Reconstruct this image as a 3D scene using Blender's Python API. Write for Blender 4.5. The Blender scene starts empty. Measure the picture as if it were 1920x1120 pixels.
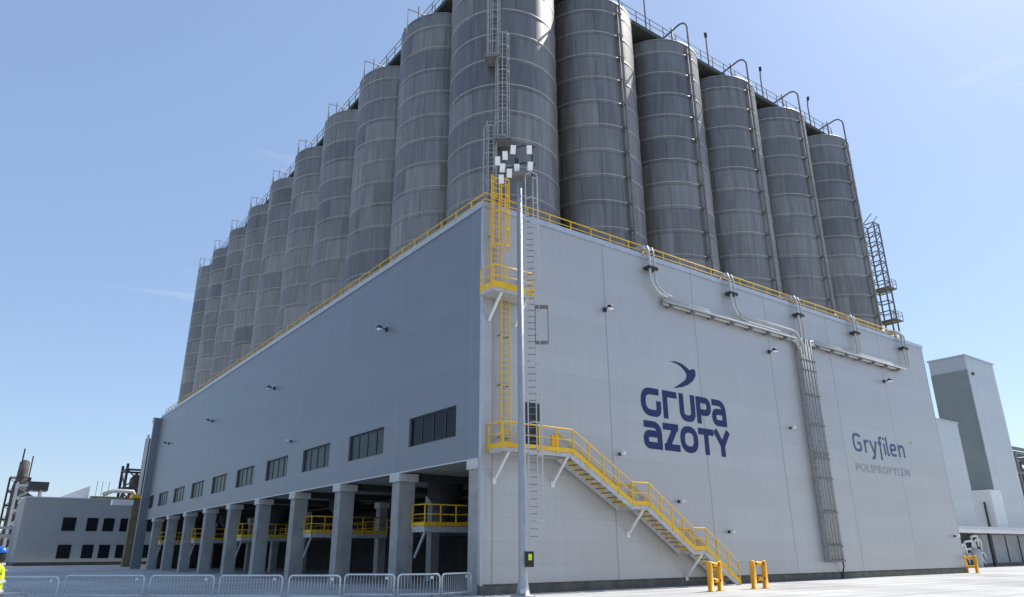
import bpy, bmesh, math, random
from mathutils import Vector, Matrix
random.seed(7)
S = bpy.context.scene
PI = math.pi
# ---------------------------------------------------------------- camera
FOC, YAW, PITCH, ROLL = 1332.3, 0.63834, 0.3426, -0.00493
CAM = Vector((-17.909, -26.486, 1.7))
fw = Vector((math.sin(YAW)*math.cos(PITCH), math.cos(YAW)*math.cos(PITCH), math.sin(PITCH)))
r0 = Vector((math.cos(YAW), -math.sin(YAW), 0)); u0 = r0.cross(fw)
rt = r0*math.cos(ROLL)+u0*math.sin(ROLL); up = -r0*math.sin(ROLL)+u0*math.cos(ROLL)
cd = bpy.data.cameras.new("camera"); co = bpy.data.objects.new("camera", cd); S.collection.objects.link(co)
co.matrix_world = Matrix(((rt.x, up.x, -fw.x, CAM.x), (rt.y, up.y, -fw.y, CAM.y), (rt.z, up.z, -fw.z, CAM.z), (0, 0, 0, 1)))
cd.sensor_width = 36; cd.lens = FOC/1920*36; cd.clip_end = 6000; cd.clip_start = .1
S.camera = co
# ---------------------------------------------------------------- sky, sun, exposure
SUN_AZ, SUN_EL = 0.2, 51.0
w = bpy.data.worlds.new("World"); S.world = w; w.use_nodes = True
nt = w.node_tree; N = nt.nodes; L = nt.links
bg = N['Background']; bg.inputs[1].default_value = 0.115
sky = N.new('ShaderNodeTexSky'); sky.sky_type = 'NISHITA'; sky.sun_disc = False
sky.sun_elevation = math.radians(SUN_EL); sky.sun_rotation = math.radians(90-SUN_AZ)
sky.air_density = 1.0; sky.dust_density = 0.7; sky.ozone_density = 2.2; sky.altitude = 0
tc = N.new('ShaderNodeTexCoord'); mp = N.new('ShaderNodeMapping'); mp.inputs['Scale'].default_value = (1.2, 1.2, 9)
mp.inputs['Rotation'].default_value = (.12, .1, 0)
nz = N.new('ShaderNodeTexNoise'); nz.inputs['Scale'].default_value = 2.3; nz.inputs['Detail'].default_value = 7; nz.inputs['Roughness'].default_value = .62
cr = N.new('ShaderNodeValToRGB'); cr.color_ramp.elements[0].position = .62; cr.color_ramp.elements[1].position = .86
mul = N.new('ShaderNodeMath'); mul.operation = 'MULTIPLY'; mul.inputs[1].default_value = .4
veil = N.new('ShaderNodeMixRGB'); veil.inputs[0].default_value = .42; veil.inputs[2].default_value = (2.45, 3.45, 5.3, 1)
mx = N.new('ShaderNodeMixRGB'); mx.inputs[2].default_value = (5.6, 5.9, 6.4, 1)
L.new(tc.outputs['Generated'], mp.inputs[0]); L.new(mp.outputs[0], nz.inputs[0]); L.new(nz.outputs[0], cr.inputs[0])
L.new(cr.outputs[0], mul.inputs[0]); L.new(mul.outputs[0], mx.inputs[0]); L.new(sky.outputs[0], veil.inputs[1]); L.new(veil.outputs[0], mx.inputs[1]); L.new(mx.outputs[0], bg.inputs[0])
sd = bpy.data.lights.new("sun", 'SUN'); so = bpy.data.objects.new("sun", sd); S.collection.objects.link(so)
sd.energy = 3.5; sd.angle = math.radians(.5); sd.color = (1, .955, .88)
a, e = math.radians(SUN_AZ), math.radians(SUN_EL)
sdir = Vector((math.cos(a)*math.cos(e), math.sin(a)*math.cos(e), math.sin(e)))
so.rotation_euler = sdir.to_track_quat('Z', 'Y').to_euler(); so.location = (60, -40, 80)
S.view_settings.view_transform = 'Standard'; S.view_settings.look = 'None'
S.view_settings.exposure = 0.56; S.view_settings.gamma = 1; S.view_settings.use_curve_mapping = False
S.render.resolution_x = 1024; S.render.resolution_y = 597

# ---------------------------------------------------------------- materials
def newmat(name):
    m = bpy.data.materials.new(name); m.use_nodes = True
    return m, m.node_tree.nodes, m.node_tree.links, m.node_tree.nodes['Principled BSDF']
def mat(name, col, rough=.6, metal=0, var=.12, scale=3.0, bump=0, stretch=(1, 1, 1), spec=.5):
    m, n, l, b = newmat(name)
    b.inputs['Roughness'].default_value = rough; b.inputs['Metallic'].default_value = metal
    b.inputs['Specular IOR Level'].default_value = spec
    g = n.new('ShaderNodeNewGeometry'); mp = n.new('ShaderNodeMapping'); mp.inputs['Scale'].default_value = stretch
    t = n.new('ShaderNodeTexNoise'); t.inputs['Scale'].default_value = scale; t.inputs['Detail'].default_value = 5
    r = n.new('ShaderNodeValToRGB')
    r.color_ramp.elements[0].position = .3; r.color_ramp.elements[1].position = .7
    r.color_ramp.elements[0].color = tuple(c*(1-var) for c in col)+(1,); r.color_ramp.elements[1].color = tuple(min(1, c*(1+var)) for c in col)+(1,)
    l.new(g.outputs['Position'], mp.inputs[0]); l.new(mp.outputs[0], t.inputs[0]); l.new(t.outputs[0], r.inputs[0]); l.new(r.outputs[0], b.inputs['Base Color'])
    if bump:
        bp = n.new('ShaderNodeBump'); bp.inputs['Strength'].default_value = bump; bp.inputs['Distance'].default_value = .02
        l.new(t.outputs[0], bp.inputs['Height']); l.new(bp.outputs[0], b.inputs['Normal'])
    return m
def math_n(n, l, op, a, b=None):
    x = n.new('ShaderNodeMath'); x.operation = op
    for i, v in enumerate((a, b)):
        if v is None: continue
        if isinstance(v, (int, float)): x.inputs[i].default_value = v
        else: l.new(v, x.inputs[i])
    return x.outputs[0]
def cladding(name, col, axis, voff, vstep, hstep=1.0, hoff=.15, vdark=.74, hdark=.92, rough=.42, metal=.35, vw=.05):
    """sandwich panels: fine ribs, faint horizontal joints and vertical joints every bay"""
    m, n, l, b = newmat(name)
    g = n.new('ShaderNodeNewGeometry'); s = n.new('ShaderNodeSeparateXYZ'); l.new(g.outputs['Position'], s.inputs[0])
    u = s.outputs[axis]; z = s.outputs[2]
    def line(v, off, step, width):
        t = math_n(n, l, 'DIVIDE', math_n(n, l, 'SUBTRACT', v, off), step)
        fr = math_n(n, l, 'FRACT', math_n(n, l, 'ADD', t, .5)); d = math_n(n, l, 'ABSOLUTE', math_n(n, l, 'SUBTRACT', fr, .5))
        return math_n(n, l, 'LESS_THAN', d, width/step)
    vl = line(u, voff, vstep, vw); hl = line(z, hoff, hstep, .016)
    # tone of every panel
    pi_ = math_n(n, l, 'FLOOR', math_n(n, l, 'DIVIDE', math_n(n, l, 'SUBTRACT', u, voff), vstep))
    pj = math_n(n, l, 'FLOOR', math_n(n, l, 'DIVIDE', math_n(n, l, 'SUBTRACT', z, hoff), hstep))
    cb = n.new('ShaderNodeCombineXYZ'); l.new(pi_, cb.inputs[0]); l.new(pj, cb.inputs[1])
    wn = n.new('ShaderNodeTexWhiteNoise'); wn.noise_dimensions = '2D'; l.new(cb.outputs[0], wn.inputs['Vector'])
    tn = n.new('ShaderNodeTexNoise'); tn.inputs['Scale'].default_value = .35; tn.inputs['Detail'].default_value = 4; l.new(g.outputs['Position'], tn.inputs[0])
    mp = n.new('ShaderNodeMapping'); mp.inputs['Scale'].default_value = (3.5, 3.5, .18); l.new(g.outputs['Position'], mp.inputs[0])
    st = n.new('ShaderNodeTexNoise'); st.inputs['Scale'].default_value = 1.2; st.inputs['Detail'].default_value = 3; l.new(mp.outputs[0], st.inputs[0])
    f = math_n(n, l, 'ADD', .83, math_n(n, l, 'MULTIPLY', wn.outputs[0], .06))
    f = math_n(n, l, 'ADD', f, math_n(n, l, 'MULTIPLY', tn.outputs[0], .08)); f = math_n(n, l, 'ADD', f, math_n(n, l, 'MULTIPLY', st.outputs[0], .13))
    f = math_n(n, l, 'MULTIPLY', f, math_n(n, l, 'SUBTRACT', 1, math_n(n, l, 'MULTIPLY', vl, 1-vdark)))
    f = math_n(n, l, 'MULTIPLY', f, math_n(n, l, 'SUBTRACT', 1, math_n(n, l, 'MULTIPLY', hl, 1-hdark)))
    mm = n.new('ShaderNodeVectorMath'); mm.operation = 'SCALE'; mm.inputs[0].default_value = col; l.new(f, mm.inputs['Scale'])
    l.new(mm.outputs[0], b.inputs['Base Color'])
    b.inputs['Roughness'].default_value = rough; b.inputs['Metallic'].default_value = metal
    rib = math_n(n, l, 'SINE', math_n(n, l, 'MULTIPLY', z, 2*PI/.25))
    bp = n.new('ShaderNodeBump'); bp.inputs['Strength'].default_value = .25; bp.inputs['Distance'].default_value = .012
    hh = math_n(n, l, 'ADD', math_n(n, l, 'MULTIPLY', rib, .3), math_n(n, l, 'MULTIPLY', math_n(n, l, 'ADD', vl, hl), -1.0))
    l.new(hh, bp.inputs['Height']); l.new(bp.outputs[0], b.inputs['Normal'])
    return m
RING0, RINGH = 18.96, 1.87
def silo_mat():
    m, n, l, b = newmat('stainless_sheet')
    t = n.new('ShaderNodeTexCoord'); s = n.new('ShaderNodeSeparateXYZ'); l.new(t.outputs['Object'], s.inputs[0])
    x, y, z = s.outputs[0], s.outputs[1], s.outputs[2]
    p = math_n(n, l, 'MULTIPLY', math_n(n, l, 'ADD', x, y), -1); q = math_n(n, l, 'SUBTRACT', x, y)
    ang = math_n(n, l, 'MULTIPLY', math_n(n, l, 'ARCTAN2', q, p), 3.5)
    oi = n.new('ShaderNodeObjectInfo')
    sh = math_n(n, l, 'MULTIPLY', math_n(n, l, 'FLOOR', math_n(n, l, 'MULTIPLY', oi.outputs['Random'], 40)), RINGH*2)
    sh2 = math_n(n, l, 'MULTIPLY', oi.outputs['Random'], 3.0)
    cb = n.new('ShaderNodeCombineXYZ'); l.new(math_n(n, l, 'ADD', ang, sh2), cb.inputs[0]); l.new(math_n(n, l, 'ADD', z, sh), cb.inputs[1])
    def brick(w_, ms, c1, c2, off=.5, freq=2):
        bt = n.new('ShaderNodeTexBrick'); l.new(cb.outputs[0], bt.inputs[0]); bt.offset = off; bt.offset_frequency = freq
        bt.inputs['Scale'].default_value = 1; bt.inputs['Mortar Size'].default_value = ms; bt.inputs['Mortar Smooth'].default_value = .4
        bt.inputs['Brick Width'].default_value = w_; bt.inputs['Row Height'].default_value = RINGH
        bt.inputs['Color1'].default_value = c1; bt.inputs['Color2'].default_value = c2; bt.inputs['Mortar'].default_value = tuple(.6*v for v in c1[:3])+(1,)
        return bt
    b1 = brick(2.75, .022, (.25, .234, .224, 1), (.345, .322, .30, 1))
    b2 = brick(22.2, .0, (.80, .80, .82, 1), (1.0, .98, .94, 1))
    mm = n.new('ShaderNodeMixRGB'); mm.blend_type = 'MULTIPLY'; mm.inputs[0].default_value = 1
    l.new(b1.outputs[0], mm.inputs[1]); l.new(b2.outputs[0], mm.inputs[2])
    mp = n.new('ShaderNodeMapping'); mp.inputs['Scale'].default_value = (1.6, .12, 1); l.new(cb.outputs[0], mp.inputs[0])
    tn = n.new('ShaderNodeTexNoise'); tn.inputs['Scale'].default_value = 2.2; tn.inputs['Detail'].default_value = 6; l.new(mp.outputs[0], tn.inputs[0])
    rr = n.new('ShaderNodeValToRGB'); rr.color_ramp.elements[0].color = (.74, .72, .70, 1); rr.color_ramp.elements[1].color = (1.08, 1.08, 1.08, 1)
    rr.color_ramp.elements[0].position = .3; rr.color_ramp.elements[1].position = .7
    l.new(tn.outputs[0], rr.inputs[0])
    m2 = n.new('ShaderNodeMixRGB'); m2.blend_type = 'MULTIPLY'; m2.inputs[0].default_value = 1
    l.new(mm.outputs[0], m2.inputs[1]); l.new(rr.outputs[0], m2.inputs[2]); l.new(m2.outputs[0], b.inputs['Base Color'])
    b.inputs['Metallic'].default_value = .82
    ro = math_n(n, l, 'ADD', .40, math_n(n, l, 'MULTIPLY', tn.outputs[0], .12)); l.new(ro, b.inputs['Roughness'])
    t2 = n.new('ShaderNodeTexNoise'); t2.inputs['Scale'].default_value = .55; t2.inputs['Detail'].default_value = 2; l.new(cb.outputs[0], t2.inputs[0])
    bp = n.new('ShaderNodeBump'); bp.inputs['Strength'].default_value = .12; bp.inputs['Distance'].default_value = .03; l.new(t2.outputs[0], bp.inputs['Height']); l.new(bp.outputs[0], b.inputs['Normal'])
    return m
def ground_mat():
    m, n, l, b = newmat('yard_concrete')
    g = n.new('ShaderNodeNewGeometry')
    t1 = n.new('ShaderNodeTexNoise'); t1.inputs['Scale'].default_value = .12; t1.inputs['Detail'].default_value = 8; t1.inputs['Roughness'].default_value = .6; l.new(g.outputs['Position'], t1.inputs[0])
    t2 = n.new('ShaderNodeTexNoise'); t2.inputs['Scale'].default_value = 3.5; t2.inputs['Detail'].default_value = 6; l.new(g.outputs['Position'], t2.inputs[0])
    bt = n.new('ShaderNodeTexBrick'); l.new(g.outputs['Position'], bt.inputs[0]); bt.offset = 0
    bt.inputs['Scale'].default_value = 1; bt.inputs['Brick Width'].default_value = 5; bt.inputs['Row Height'].default_value = 5; bt.inputs['Mortar Size'].default_value = .03
    bt.inputs['Color1'].default_value = (.55, .54, .52, 1); bt.inputs['Color2'].default_value = (.60, .59, .57, 1); bt.inputs['Mortar'].default_value = (.26, .25, .24, 1)
    r1 = n.new('ShaderNodeValToRGB'); r1.color_ramp.elements[0].position = .35; r1.color_ramp.elements[1].position = .62
    r1.color_ramp.elements[0].color = (.74, .74, .75, 1); r1.color_ramp.elements[1].color = (1.05, 1.05, 1.05, 1); l.new(t1.outputs[0], r1.inputs[0])
    r2 = n.new('ShaderNodeValToRGB'); r2.color_ramp.elements[0].color = (.88, .88, .88, 1); r2.color_ramp.elements[1].color = (1.08, 1.08, 1.08, 1); l.new(t2.outputs[0], r2.inputs[0])
    mp = n.new('ShaderNodeMapping'); mp.inputs['Scale'].default_value = (.06, .9, 1); mp.inputs['Rotation'].default_value = (0, 0, .12); l.new(g.outputs['Position'], mp.inputs[0])
    t3 = n.new('ShaderNodeTexNoise'); t3.inputs['Scale'].default_value = 1.6; t3.inputs['Detail'].default_value = 5; l.new(mp.outputs[0], t3.inputs[0])
    r3 = n.new('ShaderNodeValToRGB'); r3.color_ramp.elements[0].position = .3; r3.color_ramp.elements[1].position = .55
    r3.color_ramp.elements[0].color = (.70, .69, .68, 1); r3.color_ramp.elements[1].color = (1, 1, 1, 1); l.new(t3.outputs[0], r3.inputs[0])
    w3 = n.new('ShaderNodeMixRGB'); w3.blend_type = 'MULTIPLY'; w3.inputs[0].default_value = 1; l.new(r1.outputs[0], w3.inputs[1]); l.new(r3.outputs[0], w3.inputs[2])
    a_ = n.new('ShaderNodeMixRGB'); a_.blend_type = 'MULTIPLY'; a_.inputs[0].default_value = 1; l.new(bt.outputs[0], a_.inputs[1]); l.new(w3.outputs[0], a_.inputs[2])
    c_ = n.new('ShaderNodeMixRGB'); c_.blend_type = 'MULTIPLY'; c_.inputs[0].default_value = 1; l.new(a_.outputs[0], c_.inputs[1]); l.new(r2.outputs[0], c_.inputs[2])
    l.new(c_.outputs[0], b.inputs['Base Color']); b.inputs['Roughness'].default_value = .85
    bp = n.new('ShaderNodeBump'); bp.inputs['Strength'].default_value = .3; bp.inputs['Distance'].default_value = .01; l.new(t2.outputs[0], bp.inputs['Height']); l.new(bp.outputs[0], b.inputs['Normal'])
    return m
M = dict(
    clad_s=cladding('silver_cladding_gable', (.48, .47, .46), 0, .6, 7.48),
    clad_w=cladding('silver_cladding_shade_side', (.225, .242, .27), 1, .95, 7.47, vdark=1.12, hdark=.96),  # same cladding, darker and bluer: the side's shade is in the colour
    clad_far=cladding('pale_cladding', (.52, .53, .53), 0, 2, 6, hstep=1.2),
    office=mat('office_render', (.31, .32, .32), .8, 0, .05, .5),
    silo=silo_mat(), weld=mat('weld_band', (.42, .40, .36), .5, .7, .15), ground=ground_mat(),
    galv=mat('galvanised_steel', (.50, .50, .49), .6, .15, .14, 6), galv_d=mat('dull_galvanised_steel', (.20, .20, .195), .65, .25, .2, 6),
    yellow=mat('safety_yellow_paint', (.85, .50, .01), .45, 0, .10, 4), orange=mat('orange_yellow_paint', (.88, .42, .01), .4, 0, .08, 5),
    zinc=mat('bright_zinc', (.74, .74, .72), .5, .1, .08, 6),
    galv_m=mat('weathered_zinc', (.33, .33, .325), .65, .15, .2, 5),
    trim=mat('aluminium_trim', (.48, .50, .53), .35, .5, .08), concrete=mat('column_concrete', (.36, .355, .34), .85, 0, .16, 1.3, .3),
    cap=mat('pale_capital_concrete', (.60, .60, .57), .8, 0, .08, 2, .2), plinth=mat('stained_plinth_concrete', (.135, .125, .105), .9, 0, .28, 1.8, .3),
    roof=mat('grey_roof_membrane', (.28, .28, .27), .9, 0, .1, 1), dark=mat('dark_steel', (.045, .05, .05), .6, .3, .3, 3),
    deck=mat('dark_grating', (.06, .068, .055), .7, .2, .3, 3), black=mat('black_plastic', (.015, .015, .016), .45, 0, .2, 5),
    glass=mat('dark_window_glass', (.008, .011, .018), .25, 0, .3, .6, spec=.15), glass_g=mat('reflection_tinted_glass', (.018, .034, .04), .3, 0, .3, .9, spec=.25),  # second glass holds a greenish reflection in its base colour
    frame=mat('dark_window_frame', (.026, .036, .044), .5, .2, .1), white=mat('white_paint', (.78, .78, .77), .5, 0, .05, 3),
    logo=mat('logo_blue', (.011, .026, .11), .75, 0, .08, 3), prod=mat('product_blue', (.05, .085, .19), .5, 0, .12, 3), prodg=mat('product_grey', (.36, .36, .365), .6, 0, .2, 3),
    inner=mat('shade_darkened_concrete', (.045, .045, .045), .9, 0, .25, .8), ceil=mat('ceiling_concrete', (.44, .42, .37), .85, 0, .12, .7),  # hall concrete darkened so its colour carries the interior shade
    mast=mat('pale_grey_mast_paint', (.36, .38, .40), .4, .3, .08, 2), tan=mat('faded_ochre_paint', (.17, .15, .09), .7, 0, .25, 1.5),
    rust=mat('weathered_steel', (.11, .10, .085), .8, .2, .35, .8), greent=mat('grey_green_shade', (.24, .265, .26), .5, .2, .08, .5),
    sheet=mat('grey_tarpaulin_sheet', (.32, .325, .33), .7, 0, .12, .7), leaf=mat('dark_foliage', (.045, .07, .03), .8, 0, .4, .5),
    skin=mat('skin', (.50, .30, .22), .55, 0, .05, 20), hivis=mat('fluorescent_yellow_fabric', (.72, .88, .04), .8, 0, .1, 14, .3),
    refl=mat('silver_reflective_tape', (.62, .63, .6), .35, .2, .05, 9), helmet=mat('blue_hard_hat', (.02, .12, .45), .3, 0, .05, 9),
    hair=mat('dark_hair', (.02, .015, .012), .6, 0, .3, 30), trousers=mat('navy_work_trousers', (.03, .04, .07), .85, 0, .15, 14), boot=mat('black_boot', (.02, .02, .02), .6, 0, .1, 14),
    redpaint=mat('faded_red_paint', (.25, .05, .03), .6, 0, .15, 3), lens=mat('floodlight_glass', (.85, .86, .88), .2, 0, .04, 3), marking=mat('worn_white_marking', (.72, .72, .70), .8, 0, .15, 2.5))

# ---------------------------------------------------------------- helpers
class MB:
    def __init__(s): s.v = []; s.f = []; s.sm = set()
    def quad(s, *p):
        k = len(s.v); s.v += [Vector(q) for q in p]; s.f.append(tuple(range(k, k+len(p)))); return s
    def box(s, x0, y0, z0, x1, y1, z1):
        k = len(s.v)
        s.v += [Vector(p) for p in ((x0, y0, z0), (x1, y0, z0), (x1, y1, z0), (x0, y1, z0), (x0, y0, z1), (x1, y0, z1), (x1, y1, z1), (x0, y1, z1))]
        s.f += [tuple(k+i for i in t) for t in ((3, 2, 1, 0), (4, 5, 6, 7), (0, 1, 5, 4), (1, 2, 6, 5), (2, 3, 7, 6), (3, 0, 4, 7))]; return s
    def obox(s, c, ax, ay, az):
        """box about c with half axes"""
        c = Vector(c); ax = Vector(ax); ay = Vector(ay); az = Vector(az); k = len(s.v)
        s.v += [c-ax-ay-az, c+ax-ay-az, c+ax+ay-az, c-ax+ay-az, c-ax-ay+az, c+ax-ay+az, c+ax+ay+az, c-ax+ay+az]
        s.f += [tuple(k+i for i in t) for t in ((3, 2, 1, 0), (4, 5, 6, 7), (0, 1, 5, 4), (1, 2, 6, 5), (2, 3, 7, 6), (3, 0, 4, 7))]; return s
    def bar(s, a, b, w=.05, h=None):
        a = Vector(a); b = Vector(b); d = b-a; h = h or w
        if d.length < 1e-6: return s
        t = d.normalized(); u = Vector((0, 0, 1)) if abs(t.z) < .9 else Vector((0, 1, 0))
        p = t.cross(u).normalized(); u = p.cross(t).normalized()
        return s.obox((a+b)/2, d/2, p*w/2, u*h/2)
    def tube(s, pts, r, n=8, cap=True):
        pts = [Vector(p) for p in pts]; rr = r if isinstance(r, (list, tuple)) else [r]*len(pts); rings = []
        ref = None
        for i, p in enumerate(pts):
            t = ((pts[min(i+1, len(pts)-1)]-p).normalized()+(p-pts[max(i-1, 0)]).normalized()).normalized()
            if ref is None: ref = Vector((0, 0, 1)) if abs(t.z) < .9 else Vector((1, 0, 0))
            a_ = ref-t*ref.dot(t)
            if a_.length < 1e-3: a_ = Vector((0, 1, 0))-t*t.y
            a_.normalize(); ref = a_; b_ = t.cross(a_); k = len(s.v)
            for j in range(n):
                q = 2*PI*j/n; s.v.append(p+(a_*math.cos(q)+b_*math.sin(q))*rr[i])
            rings.append(k)
        for i in range(len(rings)-1):
            for j in range(n):
                s.sm.add(len(s.f)); s.f.append((rings[i]+j, rings[i]+(j+1) % n, rings[i+1]+(j+1) % n, rings[i+1]+j))
        if cap:
            s.f.append(tuple(reversed(range(rings[0], rings[0]+n)))); s.f.append(tuple(range(rings[-1], rings[-1]+n)))
        return s
    def lathe(s, cx, cy, prof, n=32, a0=0, a1=2*PI):
        k = len(s.v); full = abs(a1-a0-2*PI) < 1e-6; m = n if full else n+1
        for r, z in prof:
            for j in range(m):
                q = a0+(a1-a0)*j/n; s.v.append(Vector((cx+r*math.cos(q), cy+r*math.sin(q), z)))
        for i in range(len(prof)-1):
            for j in range(n if full else n):
                j2 = (j+1) % m; s.sm.add(len(s.f)); s.f.append((k+i*m+j, k+i*m+j2, k+(i+1)*m+j2, k+(i+1)*m+j))
        return s
    def build(s, name, m, parent=None, org=None):
        me = bpy.data.meshes.new(name); o = bpy.data.objects.new(name, me); S.collection.objects.link(o)
        base = Vector((0, 0, 0))
        if parent is not None:
            r = parent
            while r.parent: r = r.parent
            base = r.location.copy(); o.parent = parent
        elif org is not None: base = Vector(org); o.location = base
        me.from_pydata([tuple(v-base) for v in s.v], [], s.f)
        for i in s.sm: me.polygons[i].use_smooth = True
        me.materials.append(M[m]); return o
def each(mb, name, m, parent):
    """every separate piece of the mesh becomes a part of its own"""
    par = list(range(len(mb.v)))
    def fd(i):
        while par[i] != i: par[i] = par[par[i]]; i = par[i]
        return i
    for f in mb.f:
        for j in f[1:]: par[fd(j)] = fd(f[0])
    grp = {}
    for i, f in enumerate(mb.f): grp.setdefault(fd(f[0]), []).append(i)
    out = []
    for fs in grp.values():
        q = MB(); mp = {}
        for i in fs:
            for j in mb.f[i]:
                if j not in mp: mp[j] = len(q.v); q.v.append(mb.v[j])
            if i in mb.sm: q.sm.add(len(q.f))
            q.f.append(tuple(mp[j] for j in mb.f[i]))
        out.append(q.build(name, m, parent))
    return out
def tag(o, label, cat, group=None):
    o['label'] = label; o['category'] = cat
    if group: o['group'] = group
    return o
def thing(name, loc, label, cat, group=None):
    o = bpy.data.objects.new(name, None); S.collection.objects.link(o); o.location = loc; o.empty_display_size = .3
    return tag(o, label, cat, group)
def dup(root, loc, label=None, rz=None):
    r = root.copy(); S.collection.objects.link(r); r.location = loc
    if rz is not None: r.rotation_euler = (0, 0, rz)
    if label: r['label'] = label
    for ch in list(root.children):
        c = ch.copy(); S.collection.objects.link(c); c.parent = r
        for g in list(ch.children):
            d = g.copy(); S.collection.objects.link(d); d.parent = c
    return r
def arc(c, r, u, v, a0, a1, n=6):
    c = Vector(c); u = Vector(u); v = Vector(v)
    return [c+(u*math.cos(a0+(a1-a0)*i/n)+v*math.sin(a0+(a1-a0)*i/n))*r for i in range(n+1)]
def round_path(pts, r, n=4):
    """replace inner corners of a polyline by small curves"""
    pts = [Vector(p) for p in pts]; out = [pts[0]]
    for i in range(1, len(pts)-1):
        a_, b_, c_ = pts[i-1], pts[i], pts[i+1]; d1 = (a_-b_); d2 = (c_-b_)
        k = min(r, d1.length*.49, d2.length*.49); p = b_+d1.normalized()*k; q = b_+d2.normalized()*k
        for j in range(n+1):
            t = j/n; out.append(p*(1-t)**2+b_*2*t*(1-t)+q*t*t)
    out.append(pts[-1]); return out
def structure(o): o['kind'] = 'structure'; return o

# ---------------------------------------------------------------- ground
g = MB().quad((-1500, -900, 0), (2500, -900, 0), (2500, 2500, 0), (-1500, 2500, 0)); structure(g.build('ground', 'ground'))
mk = MB()
for (xa, ya, xb, yb, ww) in ((-12.6, 19.4, -9.6, 16.6, .34), (-12.4, 29.4, -10.3, 27.6, .5), (-14.4, 31.6, -12.8, 30.0, .6)):
    d = Vector((xb-xa, yb-ya, 0)).normalized(); p = Vector((-d.y, d.x, 0))*ww/2; A_ = Vector((xa, ya, .004)); B_ = Vector((xb, yb, .004))
    mk.quad(A_-p, B_-p, B_+p, A_+p)
structure(mk.build('floor_marking', 'marking'))

# ---------------------------------------------------------------- the loading hall
HT, L1, L2, SOF = 18.2, 45.6, 72.7, 5.66
AXX, AYY, SP, SPY, SR, ST = 5.13, 5.36, 7.5, 7.454, 3.495, 38.75
hall = thing('loading_hall', (0, 0, 0), 'huge silver metal clad loading hall with open truck bays under the silos', 'building')
def wall_x(x, y0, y1, z0, z1, holes, depth):
    """wall in plane x, outer side -X, with rectangular holes and reveals"""
    m = MB(); ys = sorted({y0, y1}|{h[0] for h in holes}|{h[1] for h in holes}); zs = sorted({z0, z1}|{h[2] for h in holes}|{h[3] for h in holes})
    def inh(y, z): return any(h[0] < y < h[1] and h[2] < z < h[3] for h in holes)
    for i in range(len(ys)-1):
        for j in range(len(zs)-1):
            if inh((ys[i]+ys[i+1])/2, (zs[j]+zs[j+1])/2): continue
            m.quad((x, ys[i+1], zs[j]), (x, ys[i], zs[j]), (x, ys[i], zs[j+1]), (x, ys[i+1], zs[j+1]))
            m.quad((x+depth, ys[i], zs[j]), (x+depth, ys[i+1], zs[j]), (x+depth, ys[i+1], zs[j+1]), (x+depth, ys[i], zs[j+1]))
    for (a_, b_, c_, d_) in holes+[(y0, y1, z0, z1)]:
        m.quad((x, a_, c_), (x, a_, d_), (x+depth, a_, d_), (x+depth, a_, c_)); m.quad((x, b_, c_), (x, b_, d_), (x+depth, b_, d_), (x+depth, b_, c_))
        m.quad((x, a_, c_), (x, b_, c_), (x+depth, b_, c_), (x+depth, a_, c_)); m.quad((x, a_, d_), (x, b_, d_), (x+depth, b_, d_), (x+depth, a_, d_))
    return m
wins = []
for k in range(10):
    y0 = 2.15+7.5*k
    wins.append((y0, min(y0+4.6, 72.4), 6.84, 8.32))
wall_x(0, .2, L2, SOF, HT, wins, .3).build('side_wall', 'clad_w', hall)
for k, (a_, b_, c_, d_) in enumerate(wins):
    f = MB(); fx0, fx1 = .12, .2
    f.box(fx0, a_, c_, fx1, b_, c_+.08).box(fx0, a_, d_-.08, fx1, b_, d_).box(fx0, a_, c_+.08, fx1, a_+.08, d_-.08).box(fx0, b_-.08, c_+.08, fx1, b_, d_-.08)
    nm = 4
    for i in range(1, nm):
        yy = a_+(b_-a_)*i/nm; f.box(fx0, yy-.035, c_+.08, fx1, yy+.035, d_-.08)
    fo = f.build('window', 'frame', hall)
    MB().box(.15, a_+.08, c_+.08, .165, b_-.08, d_-.08).build('pane', 'glass' if k < 1 else 'glass_g', fo)
MB().box(0, 0, .42, L1, .2, HT).build('sign_wall', 'clad_s', hall)
MB().box(L1-.2, .2, .42, L1, L2, HT).build('east_wall', 'clad_s', hall)
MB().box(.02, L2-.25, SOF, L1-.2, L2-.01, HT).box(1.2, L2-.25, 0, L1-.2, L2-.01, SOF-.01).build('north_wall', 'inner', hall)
MB().box(.0, -.004+.03, 0, L1-.03, .2, .418).box(.0, -.035, .0, L1+.02, .03, .34).build('plinth', 'plinth', hall)
MB().box(.3, .2, HT-.45, L1-.2, L2-.25, HT-.3).build('roof', 'roof', hall)
tr = MB().box(-.07, -.07, HT+.003, L1+.07, .30, HT+.07).box(-.07, .30, HT+.003, .36, L2, HT+.07).box(-.07, -.07, HT-.22, L1+.07, -.005, HT+.003).box(-.07, -.005, HT-.22, -.005, L2, HT+.003)
tr.box(-.028, -.028, .36, .10, -.004, HT-.22).box(-.028, -.004, SOF, -.004, .12, HT-.22).box(-.03, .21, SOF-.06, .31, L2, SOF-.003)
tr.build('edge_trim', 'trim', hall)
MB().box(.3, .2, SOF+.02, 14, L2-.3, SOF+.3).build('ceiling', 'ceil', hall)
bm_ = MB()
for k in range(10):
    y = .1+7.49*(k)+.55
    bm_.box(1.2, y-.25, SOF-.35, 13.9, y+.25, SOF+.018)
bm_.box(6.6, .3, SOF-.5, 7.0, L2-.4, SOF-.352)
each(bm_, 'ceiling_beam', 'inner', hall)
MB().box(14, .2, 0, 14.3, L2-.3, SOF+.3).build('back_wall', 'inner', hall)
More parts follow.
